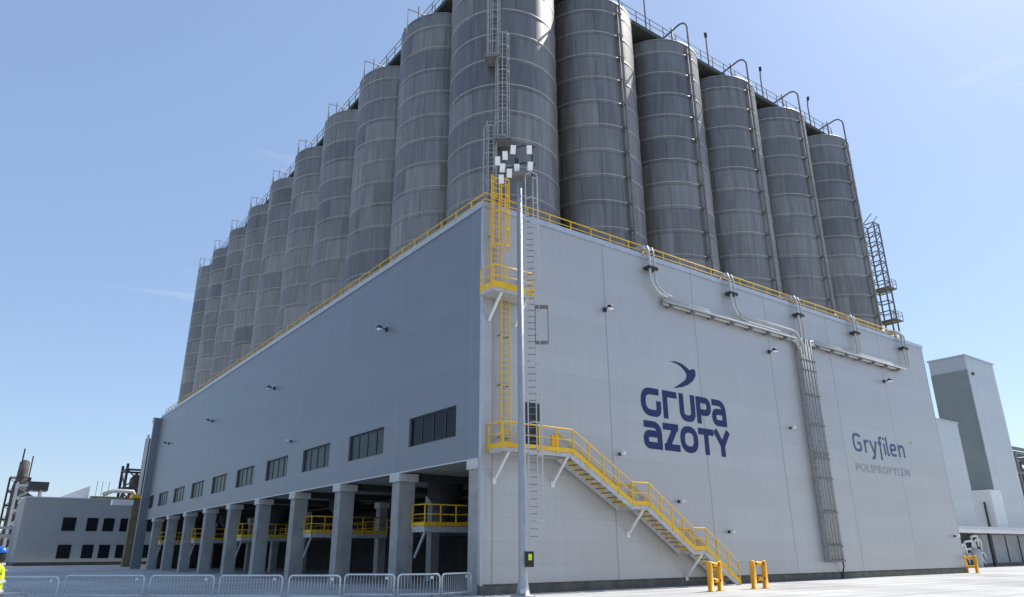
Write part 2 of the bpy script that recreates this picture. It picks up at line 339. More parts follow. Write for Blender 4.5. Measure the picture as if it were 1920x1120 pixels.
for k in range(10):
    y1 = 1.1+7.491*k
    if k == 0: c = MB().box(0.01, .202, 0, 1.0, .98, SOF-.46)
    else: c = MB().box(.06, y1-.95, 0, .98, y1-.14, SOF-.46)
    c = c.build('column', 'concrete', hall)
    (MB().box(-.05, .202, SOF-.46, 1.1, y1, SOF-.062) if k == 0 else MB().box(-.05, y1-1.08, SOF-.46, 1.1, y1, SOF-.062)).build('capital', 'cap', c)
    if k:
        ci = MB().box(6.5, y1-.85, 0, 7.1, y1-.25, SOF-.9).build('inner_column', 'concrete', hall)
        MB().box(6.4, y1-.98, SOF-.9, 7.2, y1-.12, SOF-.502).build('capital', 'cap', ci)
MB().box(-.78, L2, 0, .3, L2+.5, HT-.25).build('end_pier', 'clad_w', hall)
# door on the first landing
d = MB().box(2.28, -.05, 6.02, 3.32, .02, 8.4).build('door', 'frame', hall)
dl = MB()
for i in range(3):
    for j, (za, zb) in enumerate(((6.2, 6.62), (6.72, 7.25), (7.35, 7.85), (7.93, 8.3))):
        xa = 2.38+i*.3; dl.box(xa, -.075, za, xa+.22, -.052, zb)
each(dl, 'glass_panel', 'black', d)

# roof edge railing
rr_ = thing('roof_railing', (0, 0, HT), 'low yellow handrail following the roof edge of the hall', 'railing')
m = MB(); zt = HT+.75
m.tube([(.25, L2-.3, zt), (.25, .25, zt), (L1-3, .25, zt)], .04, 6); m.build('top_rail', 'yellow', rr_)
m = MB().tube([(.25, L2-.3, zt-.34), (.25, .25, zt-.34), (L1-3, .25, zt-.34)], .03, 6); m.build('middle_rail', 'yellow', rr_)
m = MB()
x = 1.5
while x < L1-3: m.bar((x, .25, HT+.05), (x, .25, zt), .05); x += 1.5
y = 1.5
while y < L2-.4: m.bar((.25, y, HT+.05), (.25, y, zt), .05); y += 1.5
each(m, 'post', 'yellow', rr_)
# ---------------------------------------------------------------- silos
def make_silo():
    t = thing('storage_silo', (0, 0, 0), 'x', 'silo', 'round steel silos rising through the hall roof')
    z0 = 17.95
    MB().lathe(0, 0, [(SR, z0), (SR, ST-.02)], 96).build('shell', 'silo', t)
    MB().lathe(0, 0, [(SR+.03, ST-.06), (SR+.03, ST+.02), (SR-.06, ST+.02), (.6, ST+.42), (.0, ST+.44)], 48).build('roof', 'weld', t)
    b = MB(); z = RING0
    while z < ST-.3:
        b.lathe(0, 0, [(SR-.01, z-.035), (SR+.022, z-.03), (SR+.022, z+.03), (SR-.01, z+.035)], 72); z += RINGH
    b.build('weld_seam', 'weld', t)
    return t
ordw = ['corner', 'second', 'third', 'fourth', 'fifth', 'sixth', 'seventh', 'eighth', 'ninth', 'tenth']
s0 = make_silo(); s0.location = (AXX+.1, AYY+.19, 0); s0['label'] = 'corner silo, the biggest in view, with caged ladders up its front'
def vent_right(t, x, y):
    # riser in front of the shell, goose neck at the top, clamps at every course
    c = t.location; yf = c.y-SR-.22
    pts = [(c.x, yf, 19.5), (c.x, yf, 40.3)]+arc((c.x, yf+.75, 40.3), .75, (0, -1, 0), (0, 0, 1), 0, PI/2, 5)[1:]+[(c.x, yf+3.2, 40.75)]
    MB().tube(pts, .075, 8).tube([(c.x-.2, yf+.05, 19.5), (c.x-.2, yf+.05, 38.4)], .03, 6).build('riser_pipe', 'galv_d', t)
    m = MB(); z = RING0
    while z < ST:
        m.box(c.x-.25, yf-.08, z-.04, c.x+.1, yf+.24, z+.04); z += RINGH
    each(m, 'pipe_clamp', 'galv_d', t)
    MB().tube([(c.x, yf+1.5, ST+.1), (c.x, yf+1.5, 41.3)], .075, 6).build('pipe_support', 'galv_d', t)
def vent_left(t):
    c = t.location; xf = c.x-SR-.02
    pts = [(xf, c.y, ST-.6), (xf, c.y, 40.35), (xf+1.9, c.y, 40.6)]
    MB().tube(pts, .05, 6).build('vent_pipe', 'galv', t)
    m = MB()
    for i in range(5):
        a_ = PI+(-2+i)*.42-.1
        p = (c.x+(SR-.15)*math.cos(a_), c.y+(SR-.15)*math.sin(a_)); m.bar((p[0], p[1], ST), (p[0], p[1], ST+.95+.35*(i % 2)), .05)
    each(m, 'roof_post', 'galv_d', t)
silos_r = [s0]; silos_l = [s0]
lab_r = ['second silo from the corner on the sign wall side', 'third silo from the corner on the sign wall side, two places before the last pair of three', 'fourth silo from the corner on the sign wall side', 'fifth silo from the corner, last but one above the sign wall', 'rightmost silo above the sign wall, with the lattice stair tower beside it']
lab_r[1] = 'third silo from the corner on the sign wall side'
for k in range(1, 6):
    silos_r.append(dup(s0, (AXX+SP*k, AYY, 0), lab_r[k-1]))
lab_l = ['%s silo from the corner on the shaded truck bay side' % ordw[k] for k in range(1, 10)]; lab_l[-1] = 'leftmost and farthest silo of the shaded truck bay side'
for k in range(1, 10):
    silos_l.append(dup(s0, (AXX, AYY+SPY*k, 0), lab_l[k-1]))
for k in range(1, 6): vent_right(silos_r[k], 0, 0)
for k in range(1, 10): vent_left(silos_l[k])
for i in range(1, 3):
    dup(s0, (AXX+SP*i, AYY+SPY, 0), 'inner silo, a dark sliver seen between the ' + ('corner and second' if i == 1 else 'second and third') + ' silos above the sign wall')
# walkways on top
wk = thing('silo_top_walkway', (AXX, AYY, ST), 'dark walkway with handrails running along the silo tops', 'walkway')
MB().box(AXX-1, 3.3, ST+.85, AXX+SP*5+1, 7.2, ST+1.2).box(3.1, AYY-1, ST+.85, 7.2, AYY+SPY*9+1, ST+1.198).build('deck', 'deck', wk)
m = MB()
def rail_line(m, pts, h=1.1, step=1.5, r=.028, posts=True, levels=(1, .55)):
    for a_, b_ in zip(pts[:-1], pts[1:]):
        a_ = Vector(a_); b_ = Vector(b_)
        for lv in levels: m.tube([a_+Vector((0, 0, h*lv)), b_+Vector((0, 0, h*lv))], r, 6)
        if posts:
            n = max(1, round((b_-a_).length/step))
            for i in range(n+1): p = a_.lerp(b_, i/n); m.bar(p, p+Vector((0, 0, h)), r*1.8)
rail_line(m, [(AXX-1, 3.35, ST+1.2), (AXX+SP*5+1, 3.35, ST+1.2)]); rail_line(m, [(3.15, AYY+2, ST+1.2), (3.15, AYY+SPY*9+1, ST+1.2)])
each(m, 'rail_piece', 'galv_d', wk)
def top_lamp(): 
    t = thing('walkway_lamp', (0, 0, 0), 'x', 'lamp post', 'lamp posts along the silo top walkway')
    MB().tube([(0, 0, 0), (0, 0, 2.2), (-.12, -.1, 2.3), (-.55, -.4, 2.35)], .06, 6).build('post', 'galv_d', t)
    MB().obox((-.7, -.5, 2.34), (.22, .14, 0), (-.07, .09, 0), (0, 0, .06)).build('lamp_head', 'dark', t)
    return t
tl = top_lamp(); tl.location = (AXX+SP*1.5+.9, 3.3, ST+1.2)
nm_ = ['second and third', 'third and fourth', 'fourth and fifth', 'fifth and last']
tl['label'] = 'short lamp post on the walkway between the second and third silos'
for k in range(1, 4): dup(tl, (AXX+SP*(k+1.5)+.9, 3.3, ST+1.2), 'short lamp post on the walkway between the %s silos of the sign side' % nm_[k])
# caged ladders on the corner silo
def caged_ladder(name, base, n, length, matn, label, cage0=2.0, w_=.5, cage_r=.38, platform=True, ext=None, cage=True, group=None):
    """base point on the axis of the rungs, n = unit outward normal"""
    base = Vector(base); n = Vector(n).normalized(); t_ = Vector((-n.y, n.x, 0)); t = thing(name, base, label, 'ladder', group)
    m = MB()
    for s_ in (-1, 1): m.bar(base+t_*s_*w_/2, base+t_*s_*w_/2+Vector((0, 0, length)), .06)
    each(m, 'ladder_rail', matn, t)
    m = MB(); z = .3
    while z < length-.1: m.bar(base+t_*-w_/2+Vector((0, 0, z)), base+t_*w_/2+Vector((0, 0, z)), .035); z += .3
    each(m, 'rung', matn, t)
    if cage:
        m = MB(); z = cage0; c = base+n*.36
        while z < length:
            ps = [base-t_*w_/2+Vector((0, 0, z))]+[c+(t_*-math.cos(q)+n*math.sin(q))*cage_r+Vector((0, 0, z)) for q in [PI*i/8 for i in range(9)]]+[base+t_*w_/2+Vector((0, 0, z))]
            for a_, b_ in zip(ps[:-1], ps[1:]): m.bar(a_, b_, .02, .06)
            z += .9
        for i in (0, 2, 4, 6, 8):
            q = PI*i/8; p = c+(t_*-math.cos(q)+n*math.sin(q))*(cage_r+.012); m.bar(p+Vector((0, 0, cage0)), p+Vector((0, 0, z-.9)), .045)
        m.build('safety_cage', matn, t)
    if platform:
        MB().obox(base+n*.25+Vector((0, 0, -.08)), t_*.5, n*.5, (0, 0, .05)).build('rest_platform', 'galv_d', t)
    m = MB(); z = .6
    while z < length:
        for s_ in (-1, 1): m.bar(base+t_*s_*w_/2+Vector((0, 0, z)), base+t_*s_*w_/2-n*.3+Vector((0, 0, z)), .05)
        z += 2.4
    each(m, 'wall_bracket', 'galv_d', t)
    return t
ca = Vector((s0.location.x, s0.location.y, 0))
def on_a(az, off, z): q = math.radians(az); return (ca.x+(SR+off)*math.cos(q), ca.y+(SR+off)*math.sin(q), z)
def nrm(az): q = math.radians(az); return (math.cos(q), math.sin(q), 0)
caged_ladder('caged_ladder', on_a(-136.5, .28, 18.3), nrm(-136.5), 7.3, 'galv_m', 'lowest caged ladder on the corner silo, starting at the roof corner', 2.0, platform=False)
caged_ladder('caged_ladder', on_a(-126.5, .28, 24.0), nrm(-126.5), 8.0, 'galv_m', 'middle caged ladder on the corner silo, above the floodlights', .1)
caged_ladder('caged_ladder', on_a(-134, .28, 29.7), nrm(-134), 9.6, 'galv_m', 'topmost caged ladder on the corner silo, cut by the picture edge', .1)
MB().obox(on_a(-131.5, .5, 23.9), (.55, -.5, 0), (.3, .33, 0), (0, 0, .06)).build
# lattice stair tower at the last silo
st = thing('lattice_ladder_tower', (46.2, 3.0, 0), 'narrow lattice ladder tower with yellow landings right of the last silo', 'ladder tower')
m = MB()
x0, x1, y0, y1 = 45.9, 46.9, 2.1, 3.2
for px, py in ((x0, y0), (x1, y0), (x1, y1), (x0, y1)): m.bar((px, py, HT), (px, py, 31), .11)
z = 19.2; i = 0
while z < 31.2:
    for (p, q_) in (((x0, y0), (x1, y0)), ((x1, y0), (x1, y1)), ((x1, y1), (x0, y1)), ((x0, y1), (x0, y0))): m.bar((p[0], p[1], z), (q_[0], q_[1], z), .08)
    if z > 25: m.bar((x0, y0, z), (x1, y0, z+.9), .06); m.bar((x0, y1, z), (x0, y0, z+.9), .06)
    z += .98
m.build('lattice', 'galv_d', st)
for z in (21.2, 24.3):
    pl_ = MB().box(45.7, 1.7, z, 47.2, 3.3, z+.08).build('landing', 'tan', st)
    m = MB(); rail_line(m, [(45.7, 1.7, z+.08), (47.2, 1.7, z+.08), (47.2, 3.3, z+.08)], .8, .8, .02); each(m, 'rail_piece', 'tan', pl_)

# ---------------------------------------------------------------- pipework on the sign wall
xs = [AXX+SP*k-1.1 for k in range(1, 6)]
rank = ['leftmost', 'second from left', 'middle', 'second from right', 'rightmost']
for i, xw in enumerate(xs):
    t = thing('drop_pipe', (xw, -.3, 15), 'paired pipes dropping over the roof edge, %s of the five drops' % rank[i], 'pipe', 'pipe drops down the sign wall')
    xk = xw+1.1; zb = 15.75 if i != 2 else 15.2
    top = [(xk, 1.65, 19.6), (xk-.15, 1.3, 19.1), (xw+.1, -.15, 18.75), (xw, -.34, 18.3)]
    sgn = 1 if i < 2 else 0
    def low(dx, dz):
        if i < 2: return [(xw+dx, -.34, 16.8)]+[(xw+dx+1.3*(1-math.cos(q)), -.34, 16.8-(16.8-zb-dz)*math.sin(q)) for q in [PI/2*j/6 for j in range(1, 7)]]
        return [(xw+dx, -.34, zb+dz)]
    MB().tube(top+low(0, 0), .085, 8).tube([(p[0]+.42, p[1], p[2]) for p in top]+low(.42, .12), .06, 8).build('pipes', 'galv', t)
    MB().box(xw-.18, -.46, 17.25, xw+.6, -.005, 17.42).build('clamp', 'dark', t)
    MB().obox((xk-.55, .55, 18.98), (.32, 0, 0), (.3, .6, .25), (0, -.03, .09)).build('pipe_cover', 'white', t)
def run(x0, x1, label, z):
    t = thing('pipe_run', (x0, -.3, z), label, 'pipe bundle', 'horizontal pipe bundles on the sign wall'); m = MB()
    for j, (dy, dz, r) in enumerate(((-.12, -.16, .09), (-.2, .02, .10), (-.12, .2, .085), (-.38, -.1, .06))):
        m.tube([(x0, dy-.1, z+dz), (x1, dy-.1, z+dz)], r, 8)
    each(m, 'pipe', 'galv', t)
    m = MB(); x = x0+.5
    while x < x1: m.box(x-.1, -.5, z-.31, x+.1, -.003, z-.14); m.box(x-.03, -.2, z-.14, x+.03, -.003, z+.32); x += 1.9
    each(m, 'bracket', 'galv_d', t); return t
run(12.6, 25.6, 'long pipe bundle left of the vertical pipe tray', 15.5)
run(27.9, 40.9, 'long pipe bundle right of the vertical pipe tray', 15.5)
t = thing('pipe_bend', (19.6, -.3, 15.9), 'upper bent pipes joining the left bundle to the vertical tray', 'pipe')
MB().tube([(19.6, -.4, 15.95), (25.4, -.4, 15.95)]+[(25.4+1.0*math.sin(q), -.4, 15.95-1.2*(1-math.cos(q))) for q in [PI/2*j/6 for j in range(1, 7)]]+[(26.4, -.4, 14.4)], .09, 8).build('pipes', 'galv', t)
vt = thing('vertical_pipe_tray', (26.8, -.3, 1), 'wide vertical tray of grey pipes descending the sign wall', 'pipe tray')
MB().box(26.02, -.42, 1.0, 26.07, -.02, 14.7).box(27.53, -.42, 1.0, 27.58, -.02, 14.7).build('tray_side', 'galv_m', vt)
m = MB()
for j in range(8):
    xx = 26.2+j*.175; zt_ = 15.6 if j % 3 else 15.2
    m.tube([(xx, -.34-.03*(j % 2), 1.15), (xx, -.34-.03*(j % 2), zt_)], .075, 8)
each(m, 'pipe', 'galv_m', vt)
m = MB()
for z in (1.05, 1.95, 4.0, 6.1, 7.4, 7.7, 9.6, 11.6, 13.3, 14.0): m.box(25.98, -.47, z-.06, 27.62, -.43, z+.06)
each(m, 'clamp', 'galv_d', vt)
MB().tube([(27.5, -.3, 1.2), (27.7, -.25, .75), (27.72, -.1, .3), (27.72, -.04, .02)], .045, 6).build('outlet_cable', 'dark', vt)
for s_, x0_, x1_ in ((-1, 25.3, 26.2), (1, 27.35, 28.3)):
    pass
t = thing('pipe_elbow', (25.5, -.3, 15.5), 'bundle of pipe elbows turning down into the vertical tray', 'pipe')
m = MB()
for j in range(3):
    r = .75+.2*j
    m.tube([(25.3, -.3, 15.32+.18*j)]+[(25.45+r*math.sin(q)*.9, -.3, 15.32+.18*j-r*(1-math.cos(q))) for q in [PI/2*i/6 for i in range(7)]]+[(25.45+.9*r, -.3, 14.3)], .08, 8)
each(m, 'pipe', 'galv', t)
t = thing('pipe_elbow', (28, -.3, 15.5), 'bright pipe elbows entering the tray from the right bundle', 'pipe')
m = MB()
for j in range(2):
    r = .4+.2*j
    m.tube([(28.0, -.3, 15.4+.2*j)]+[(27.9-r*math.sin(q)*.9, -.3, 15.4+.2*j-r*(1-math.cos(q))) for q in [PI/2*i/6 for i in range(7)]]+[(27.9-.9*r, -.3, 14.5)], .08, 8)
each(m, 'pipe', 'white', t)

# ---------------------------------------------------------------- wall lamps
def wall_lamp(loc, out, label, small, group):
    t = thing('wall_lamp', loc, label, 'lamp', group); l_ = Vector(loc); o_ = Vector(out); s_ = Vector((-o_.y, o_.x, 0))
    k = .65 if small else 1.0
    MB().obox(l_+o_*.05, s_*.09*k, o_*.048, (0, 0, .12*k)).build('bracket', 'dark', t)
    MB().tube([l_+o_*.08, l_+o_*.42*k+Vector((0, 0, .06))], .035, 6).build('arm', 'dark' if not small else 'galv', t)
    c = l_+o_*.48*k+Vector((0, 0, .02))
    MB().lathe(c.x, c.y, [(.02, c.z+.16*k), (.12*k, c.z+.13*k), (.2*k, c.z), (.2*k, c.z-.05*k)], 14).build('shade', 'dark' if not small else 'white', t)
    MB().lathe(c.x, c.y, [(.19*k, c.z-.04*k), (.15*k, c.z-.13*k), (.0, c.z-.16*k)], 14).build('globe', 'lens', t)
    return t
gl = 'dark lamps along the upper sign wall'
wall_lamp((8.0, -.0, 14.1), (0, -1, 0), 'dark wall lamp high above the stair, left of the winged emblem', False, gl)
wall_lamp((22.9, -.0, 14.1), (0, -1, 0), 'dark wall lamp high on the sign wall, just left of the vertical pipe tray', False, gl)
wall_lamp((37.85, -.0, 14.1), (0, -1, 0), 'dark wall lamp above the product name, under the right pipe bundle', False, gl)
gs = 'small white lamps low on the sign wall'
for p, lb in (((8.55, 0, 6.4), 'small white wall lamp above the upper stair flight'), ((12.8, 0, 4.2), 'small white wall lamp above the middle stair flight'), ((16.8, 0, 2.7), 'small white wall lamp above the stair foot'),
              ((24.2, 0, 9.2), 'small white wall lamp beside the pipe tray, level with the big lettering'), ((44.6, 0, 2.7), 'small white wall lamp low at the far right corner')):
    wall_lamp(p, (0, -1, 0), lb, True, gs)
gw = 'dark lamps along the shaded side wall'
for p, lb in (((0, 10.0, 14.05), 'nearest dark lamp high on the shaded side wall'), ((0, 29.3, 14), 'second dark lamp high on the shaded side wall'), ((0, 47.1, 13.95), 'third dark lamp high on the shaded side wall'), ((0, 65.8, 13.95), 'farthest dark lamp high on the shaded side wall')):
    wall_lamp(p, (-1, 0, 0), lb, False, gw)
wall_lamp((0, 24.3, 9.24), (-1, 0, 0), 'small pale lamp just above the window row of the side wall', True, gw)

# ---------------------------------------------------------------- external staircase
sc = thing('outside_staircase', (8, -.7, 0), 'yellow railed steel staircase climbing the sign wall to a landing', 'staircase')
YI, YO = -.16, -1.2
def deck(x0, x1, z):
    MB().box(x0, YO, z-.18, x0+.06, YI, z).box(x1-.06, YO, z-.18, x1, YI, z).box(x0+.06, YO, z-.18, x1-.06, YO+.06, z).box(x0+.06, YI-.06, z-.18, x1-.06, YI, z).build('landing_frame', 'galv', sc)
    m = MB(); x = x0+.09
    while x < x1-.07: m.box(x, YO+.06, z-.05, x+.05, YI-.06, z-.01); x += .09
    m.build('landing_grating', 'galv_d', sc)
deck(.3, 4.35, 6.0); deck(8.1, 9.25, 3.8); deck(12.35, 13.3, 1.72)
flights = [(4.35, 6.0, 8.1, 3.8), (9.25, 3.8, 12.35, 1.72), (13.3, 1.72, 15.75, .05)]
for (xa, za, xb, zb) in flights:
    m = MB()
    for y in (YO+.02, YI-.02): m.bar((xa-.1, y, za-.12), (xb+.05, y, zb-.12), .05, .24)
    each(m, 'stringer', 'galv', sc)
    n = max(3, round((za-zb)/.2)); m = MB(); e_ = MB()
    for i in range(1, n):
        x = xa+(xb-xa)*i/n; z = za+(zb-za)*i/n
        m.box(x-.13, YO+.05, z-.03, x+.12, YI-.05, z); e_.box(x+.12, YO+.05, z-.05, x+.155, YI-.05, z+.004)
    each(m, 'tread', 'tan', sc); each(e_, 'tread_nosing', 'yellow', sc)
def rail(pts, matn='yellow', post_every=1.0, toe=.2, h=1.1, par=None):
    par = par or sc
    m = MB(); up_ = Vector((0, 0, 1))
    P = [Vector(p) for p in pts]
    m.tube([p+up_*h for p in P], .035, 6); m.build('handrail', matn, par)
    m = MB().tube([p+up_*h*.55 for p in P], .025, 6); m.build('knee_rail', matn, par)
    m = MB()
    for a_, b_ in zip(P[:-1], P[1:]):
        n = max(1, round((b_-a_).length/post_every))
        for i in range(0 if a_ is P[0] else 1, n+1): p = a_.lerp(b_, i/n); m.bar(p-up_*.1, p+up_*h, .055)
    each(m, 'railing_post', matn, par)
    m = MB()
    for a_, b_ in zip(P[:-1], P[1:]): m.bar(a_+up_*(.02+toe/2), b_+up_*(.02+toe/2), .02, toe)
    m.build('toe_board', matn, par)
yo = YO-.02
rail([(.32, -.05, 6.0), (.32, yo, 6.0), (4.35, yo, 6.0), (8.1, yo, 3.8), (9.25, yo, 3.8), (12.35, yo, 1.72), (13.3, yo, 1.72), (15.75, yo, .05)])
rail([(4.35, YI+.03, 6.0), (8.1, YI+.03, 3.8), (9.25, YI+.03, 3.8), (12.35, YI+.03, 1.72), (13.3, YI+.03, 1.72), (15.75, YI+.03, .05)], toe=.12)
for x, z in ((.7, 5.84), (4.05, 5.84), (8.85, 3.64), (12.95, 1.56)):
    MB().bar((x, YO+.05, z), (x, -.02, z-1.15), .09).box(x-.1, -.04, z-1.3, x+.1, -.004, z-1.0).build('support_strut', 'white', sc)
MB().box(3.1, yo+.02, 6.25, 3.5, yo+.14, 6.75).build('gate_latch', 'orange', sc)
# middle access platform with its ladders
ap = thing('ladder_platform', (1, -.6, 13.3), 'small yellow railed platform halfway up the wall corner', 'platform')
zc = 13.35
MB().box(-.18, -1.12, zc-.16, 2.15, -.05, zc).build('deck', 'galv', ap)
rail([(-.16, -.06, zc), (-.16, -1.12, zc), (2.13, -1.12, zc), (2.13, -.06, zc)], toe=.3, par=ap, matn='yellow', post_every=.75, h=1.15)
for x in (.35, 1.9): MB().bar((x, -1.05, zc-.16), (x, -.02, zc-1.3), .1).build('support_strut', 'white', ap)
caged_ladder('caged_ladder', (.62, -.25, 13.4), (0, -1, 0), 6.4, 'yellow', 'yellow caged ladder from the small platform to the roof corner', 2.3, cage_r=.42, w_=.6, platform=False)
caged_ladder('wall_ladder', (1.15, -.25, 6.0), (0, -1, 0), 7.4, 'yellow', 'yellow ladder between stair landing and small platform, behind the mast', cage=False, platform=False, w_=.48)
# ---------------------------------------------------------------- floodlight mast
mx_, my_ = .93, -1.75; R_ = Vector((.803, -.596, 0)); V_ = Vector((.596, .803, 0)); mb = Vector((mx_, my_, 0))
ft = thing('floodlight_mast', (mx_, my_, 0), 'tall grey floodlight mast with side ladder standing at the hall corner', 'lighting mast')
MB().lathe(mx_, my_, [(.5, 0), (.5, .05), (.29, .06), (.22, .45), (.185, .7), (.18, 1.0), (.125, 19.2), (.0, 19.2)], 24).build('pole', 'mast', ft)
MB().obox(mb+Vector((0, 0, .2))-V_*.3, R_*.12, V_*.03, (0, 0, .1)).build('base_plate', 'galv', ft)
b_ = MB().obox(mb+R_*.28-V_*.18+Vector((0, 0, 1.42)), R_*.17, V_*.13, (0, 0, .3)).build('junction_box', 'black', ft)
MB().obox(mb+R_*.3-V_*.315+Vector((0, 0, 1.5)), R_*.07, V_*.003, (0, 0, .12)).build('warning_sticker', 'hivis', b_)
m = MB()
for k in (.30, .66): m.bar(mb+R_*k+Vector((0, 0, 2.2)), mb+R_*k+Vector((0, 0, 19.4)), .04)
each(m, 'ladder_rail', 'galv', ft)
m = MB(); z = 2.3
while z < 19.3: m.bar(mb+R_*.3+Vector((0, 0, z)), mb+R_*.66+Vector((0, 0, z)), .03); z += .3
each(m, 'rung', 'galv_d', ft)
m = MB(); z = 2.9
while z < 19.4:
    ps = [mb+R_*.3+Vector((0, 0, z)), mb+R_*.28-V_*.35+Vector((0, 0, z)), mb+R_*.55-V_*.62+Vector((0, 0, z)), mb+R_*.85-V_*.4+Vector((0, 0, z)), mb+R_*.9+Vector((0, 0, z)), mb+R_*.66+Vector((0, 0, z))]
    for a_, c_ in zip(ps[:-1], ps[1:]): m.bar(a_, c_, .018, .05)
    z += 1.35
for q in (R_*.28-V_*.35, R_*.85-V_*.4, R_*.9): m.bar(mb+q+Vector((0, 0, 2.9)), mb+q+Vector((0, 0, z-1.35)), .028)
m.build('ladder_cage', 'galv', ft)
m = MB()
for z in (10.6, 12.3): m.obox(mb+R_*.95-V_*.2+Vector((0, 0, z)), R_*.3, V_*.2, (0, 0, .03))
for k in (.66, 1.24): m.bar(mb+R_*k-V_*.38+Vector((0, 0, 10.6)), mb+R_*k-V_*.38+Vector((0, 0, 12.3)), .03)
m.build('rest_cage', 'galv_d', ft)
hz = 19.1
MB().lathe(mx_+.1, my_, [(.0, hz), (.3, hz), (.52, hz+.1), (.52, hz+.16), (.0, hz+.16)], 20).build('head_platform', 'galv_d', ft)
m = MB()
for k in (-.75, .65): m.bar(mb+R_*k+Vector((0, 0, hz+.1)), mb+R_*k+Vector((0, 0, hz+1.9)), .06)
for z in (hz+.75, hz+1.75): m.bar(mb-R_*.95+Vector((0, 0, z-.35)), mb+R_*.2+Vector((0, 0, z+.12)), .06); m.bar(mb+R_*.2+Vector((0, 0, z+.12)), mb+R_*.8+Vector((0, 0, z)), .06)
for k in (-.12,): m.obox(mb+R_*k+V_*.12+Vector((0, 0, hz+.75)), R_*.1, V_*.1, (0, 0, .4))
m.build('lamp_frame', 'dark', ft)
def at_px(px, py, dist):
    d_ = fw+rt*((px-960)/FOC)-up*((py-560)/FOC); return CAM+d_*(dist/math.hypot(d_.x, d_.y))
for (px, py) in ((933, 302), (947, 292), (962, 281), (992.5, 281), (942, 315), (955, 325), (969, 316), (994, 312), (940, 336)):
    c = at_px(px, py, 30.9)
    n_ = (Vector((-.45+random.uniform(-.2, .2), -.75, -.62))).normalized(); s_ = n_.cross(Vector((0, 0, 1))).normalized(); w_ = s_.cross(n_)
    fl = MB().obox(c, s_*.13, n_*.06, w_*.215).bar(c-n_*.07, c+V_*.35, .05).build('floodlight', 'white', ft)
    MB().obox(c+n_*.064, s_*.112, n_*.003, w_*.195).build('lens', 'lens', fl)

# ---------------------------------------------------------------- lettering on the sign wall
def strip(m, pts, w_, y, closed=False, th=.008, cap0=0, cap1=0):
    P = [Vector((p[0], 0, p[1])) for p in pts]; n = len(P); Lf = []; Rt = []
    for i in range(n):
        if closed: d1 = (P[i]-P[i-1]).normalized(); d2 = (P[(i+1) % n]-P[i]).normalized()
        else: d1 = (P[i]-P[i-1]).normalized() if i else (P[1]-P[0]).normalized(); d2 = (P[i+1]-P[i]).normalized() if i < n-1 else d1
        n1 = Vector((-d1.z, 0, d1.x)); n2 = Vector((-d2.z, 0, d2.x)); mm_ = (n1+n2).normalized(); k = (w_/2)/max(.35, mm_.dot(n1))
        o = Vector((0, y, 0)); Lf.append(P[i]+mm_*k+o); Rt.append(P[i]-mm_*k+o)
    bk = Vector((0, th, 0))
    for i in range(n if closed else n-1):
        j = (i+1) % n; m.quad(Lf[i], Rt[i], Rt[j], Lf[j]); m.quad(Lf[i]+bk, Lf[i], Lf[j], Lf[j]+bk); m.quad(Rt[i], Rt[i]+bk, Rt[j]+bk, Rt[j])
    if not closed:
        m.quad(Lf[0], Lf[0]+bk, Rt[0]+bk, Rt[0]); m.quad(Lf[-1], Rt[-1], Rt[-1]+bk, Lf[-1]+bk)
def rp(pts, r, n=5): return [(v.x, v.z) for v in round_path([(p[0], 0, p[1]) for p in pts], r, n)]
def rpc(pts, r, n=5):
    q = pts+[pts[0], pts[1]]; out = []
    v = [Vector((p[0], 0, p[1])) for p in pts]; k = len(v)
    for i in range(k):
        a_, b_, c_ = v[i-1], v[i], v[(i+1) % k]; d1 = a_-b_; d2 = c_-b_; kk = min(r, d1.length*.49, d2.length*.49); p = b_+d1.normalized()*kk; q = b_+d2.normalized()*kk
        for j in range(n+1):
            t = j/n; w__ = p*(1-t)**2+b_*2*t*(1-t)+q*t*t; out.append((w__.x, w__.z))
    return out
def letter(ch, x0, x1, z0, z1, w_):
    """returns list of (points, closed) centre lines inside the box"""
    h = w_/2; a_, b_, c_, d_ = x0+h, x1-h, z0+h, z1-h; mz = (c_+d_)/2; r = .42*(z1-z0)
    if ch == 'G': return [(rp([(b_+.05, d_), (a_, d_), (a_, c_), (b_, c_), (b_, mz-.0), (b_-.0, mz+.1)], r*.95), 0)]
    if ch == 'r': return [([(a_, z0), (a_, z1)], 0), (rp([(a_, d_), (x1, d_)], .1), 0)]
    if ch == 'U': return [(rp([(a_, z1), (a_, c_), (b_, c_), (b_, z1)], r*.6), 0)]
    if ch == 'p': return [([(a_, z0), (a_, z1)], 0), (rp([(a_, d_), (b_, d_), (b_, mz-.12), (a_, mz-.12)], r*.55), 0)]
    if ch == 'a': return [(rp([(x0+.05, d_), (b_, d_), (b_, z0)], r*.8), 0), (rp([(b_, mz+.06), (a_, mz+.06), (a_, c_), (b_, c_)], r*.5), 0)]
    if ch == 'z': return [([(x0, d_), (x1-.05, d_)], 0), ([(x0+.05, c_), (x1, c_)], 0), ([(x1-w_*.75, d_), (x0+w_*.75, c_)], 0)]
    if ch == 'O': return [(rpc([(a_, c_), (b_, c_), (b_, d_), (a_, d_)], r*.9), 1)]
    if ch == 'T': return [([(x0, d_), (x1, d_)], 0), ([((x0+x1)/2, z0), ((x0+x1)/2, z1)], 0)]
    if ch == 'Y': return [([(a_-.05, z1), ((x0+x1)/2, mz-.1)], 0), ([(b_+.05, z1), ((x0+x1)/2, mz-.1)], 0), ([((x0+x1)/2, z0), ((x0+x1)/2, mz+.02)], 0)]
lg = thing('company_sign', (14, 0, 8), 'large dark blue company name with winged emblem on the silver wall', 'sign')
def word(chs, par, z0, z1, w_, matn):
    for (ch, x0, x1) in chs:
        m = MB()
        for k, (pts, cl) in enumerate(letter(ch, x0, x1, z0, z1, w_)): strip(m, pts, w_, -.016-.003*k, bool(cl))
        m.build('letter', matn, par)
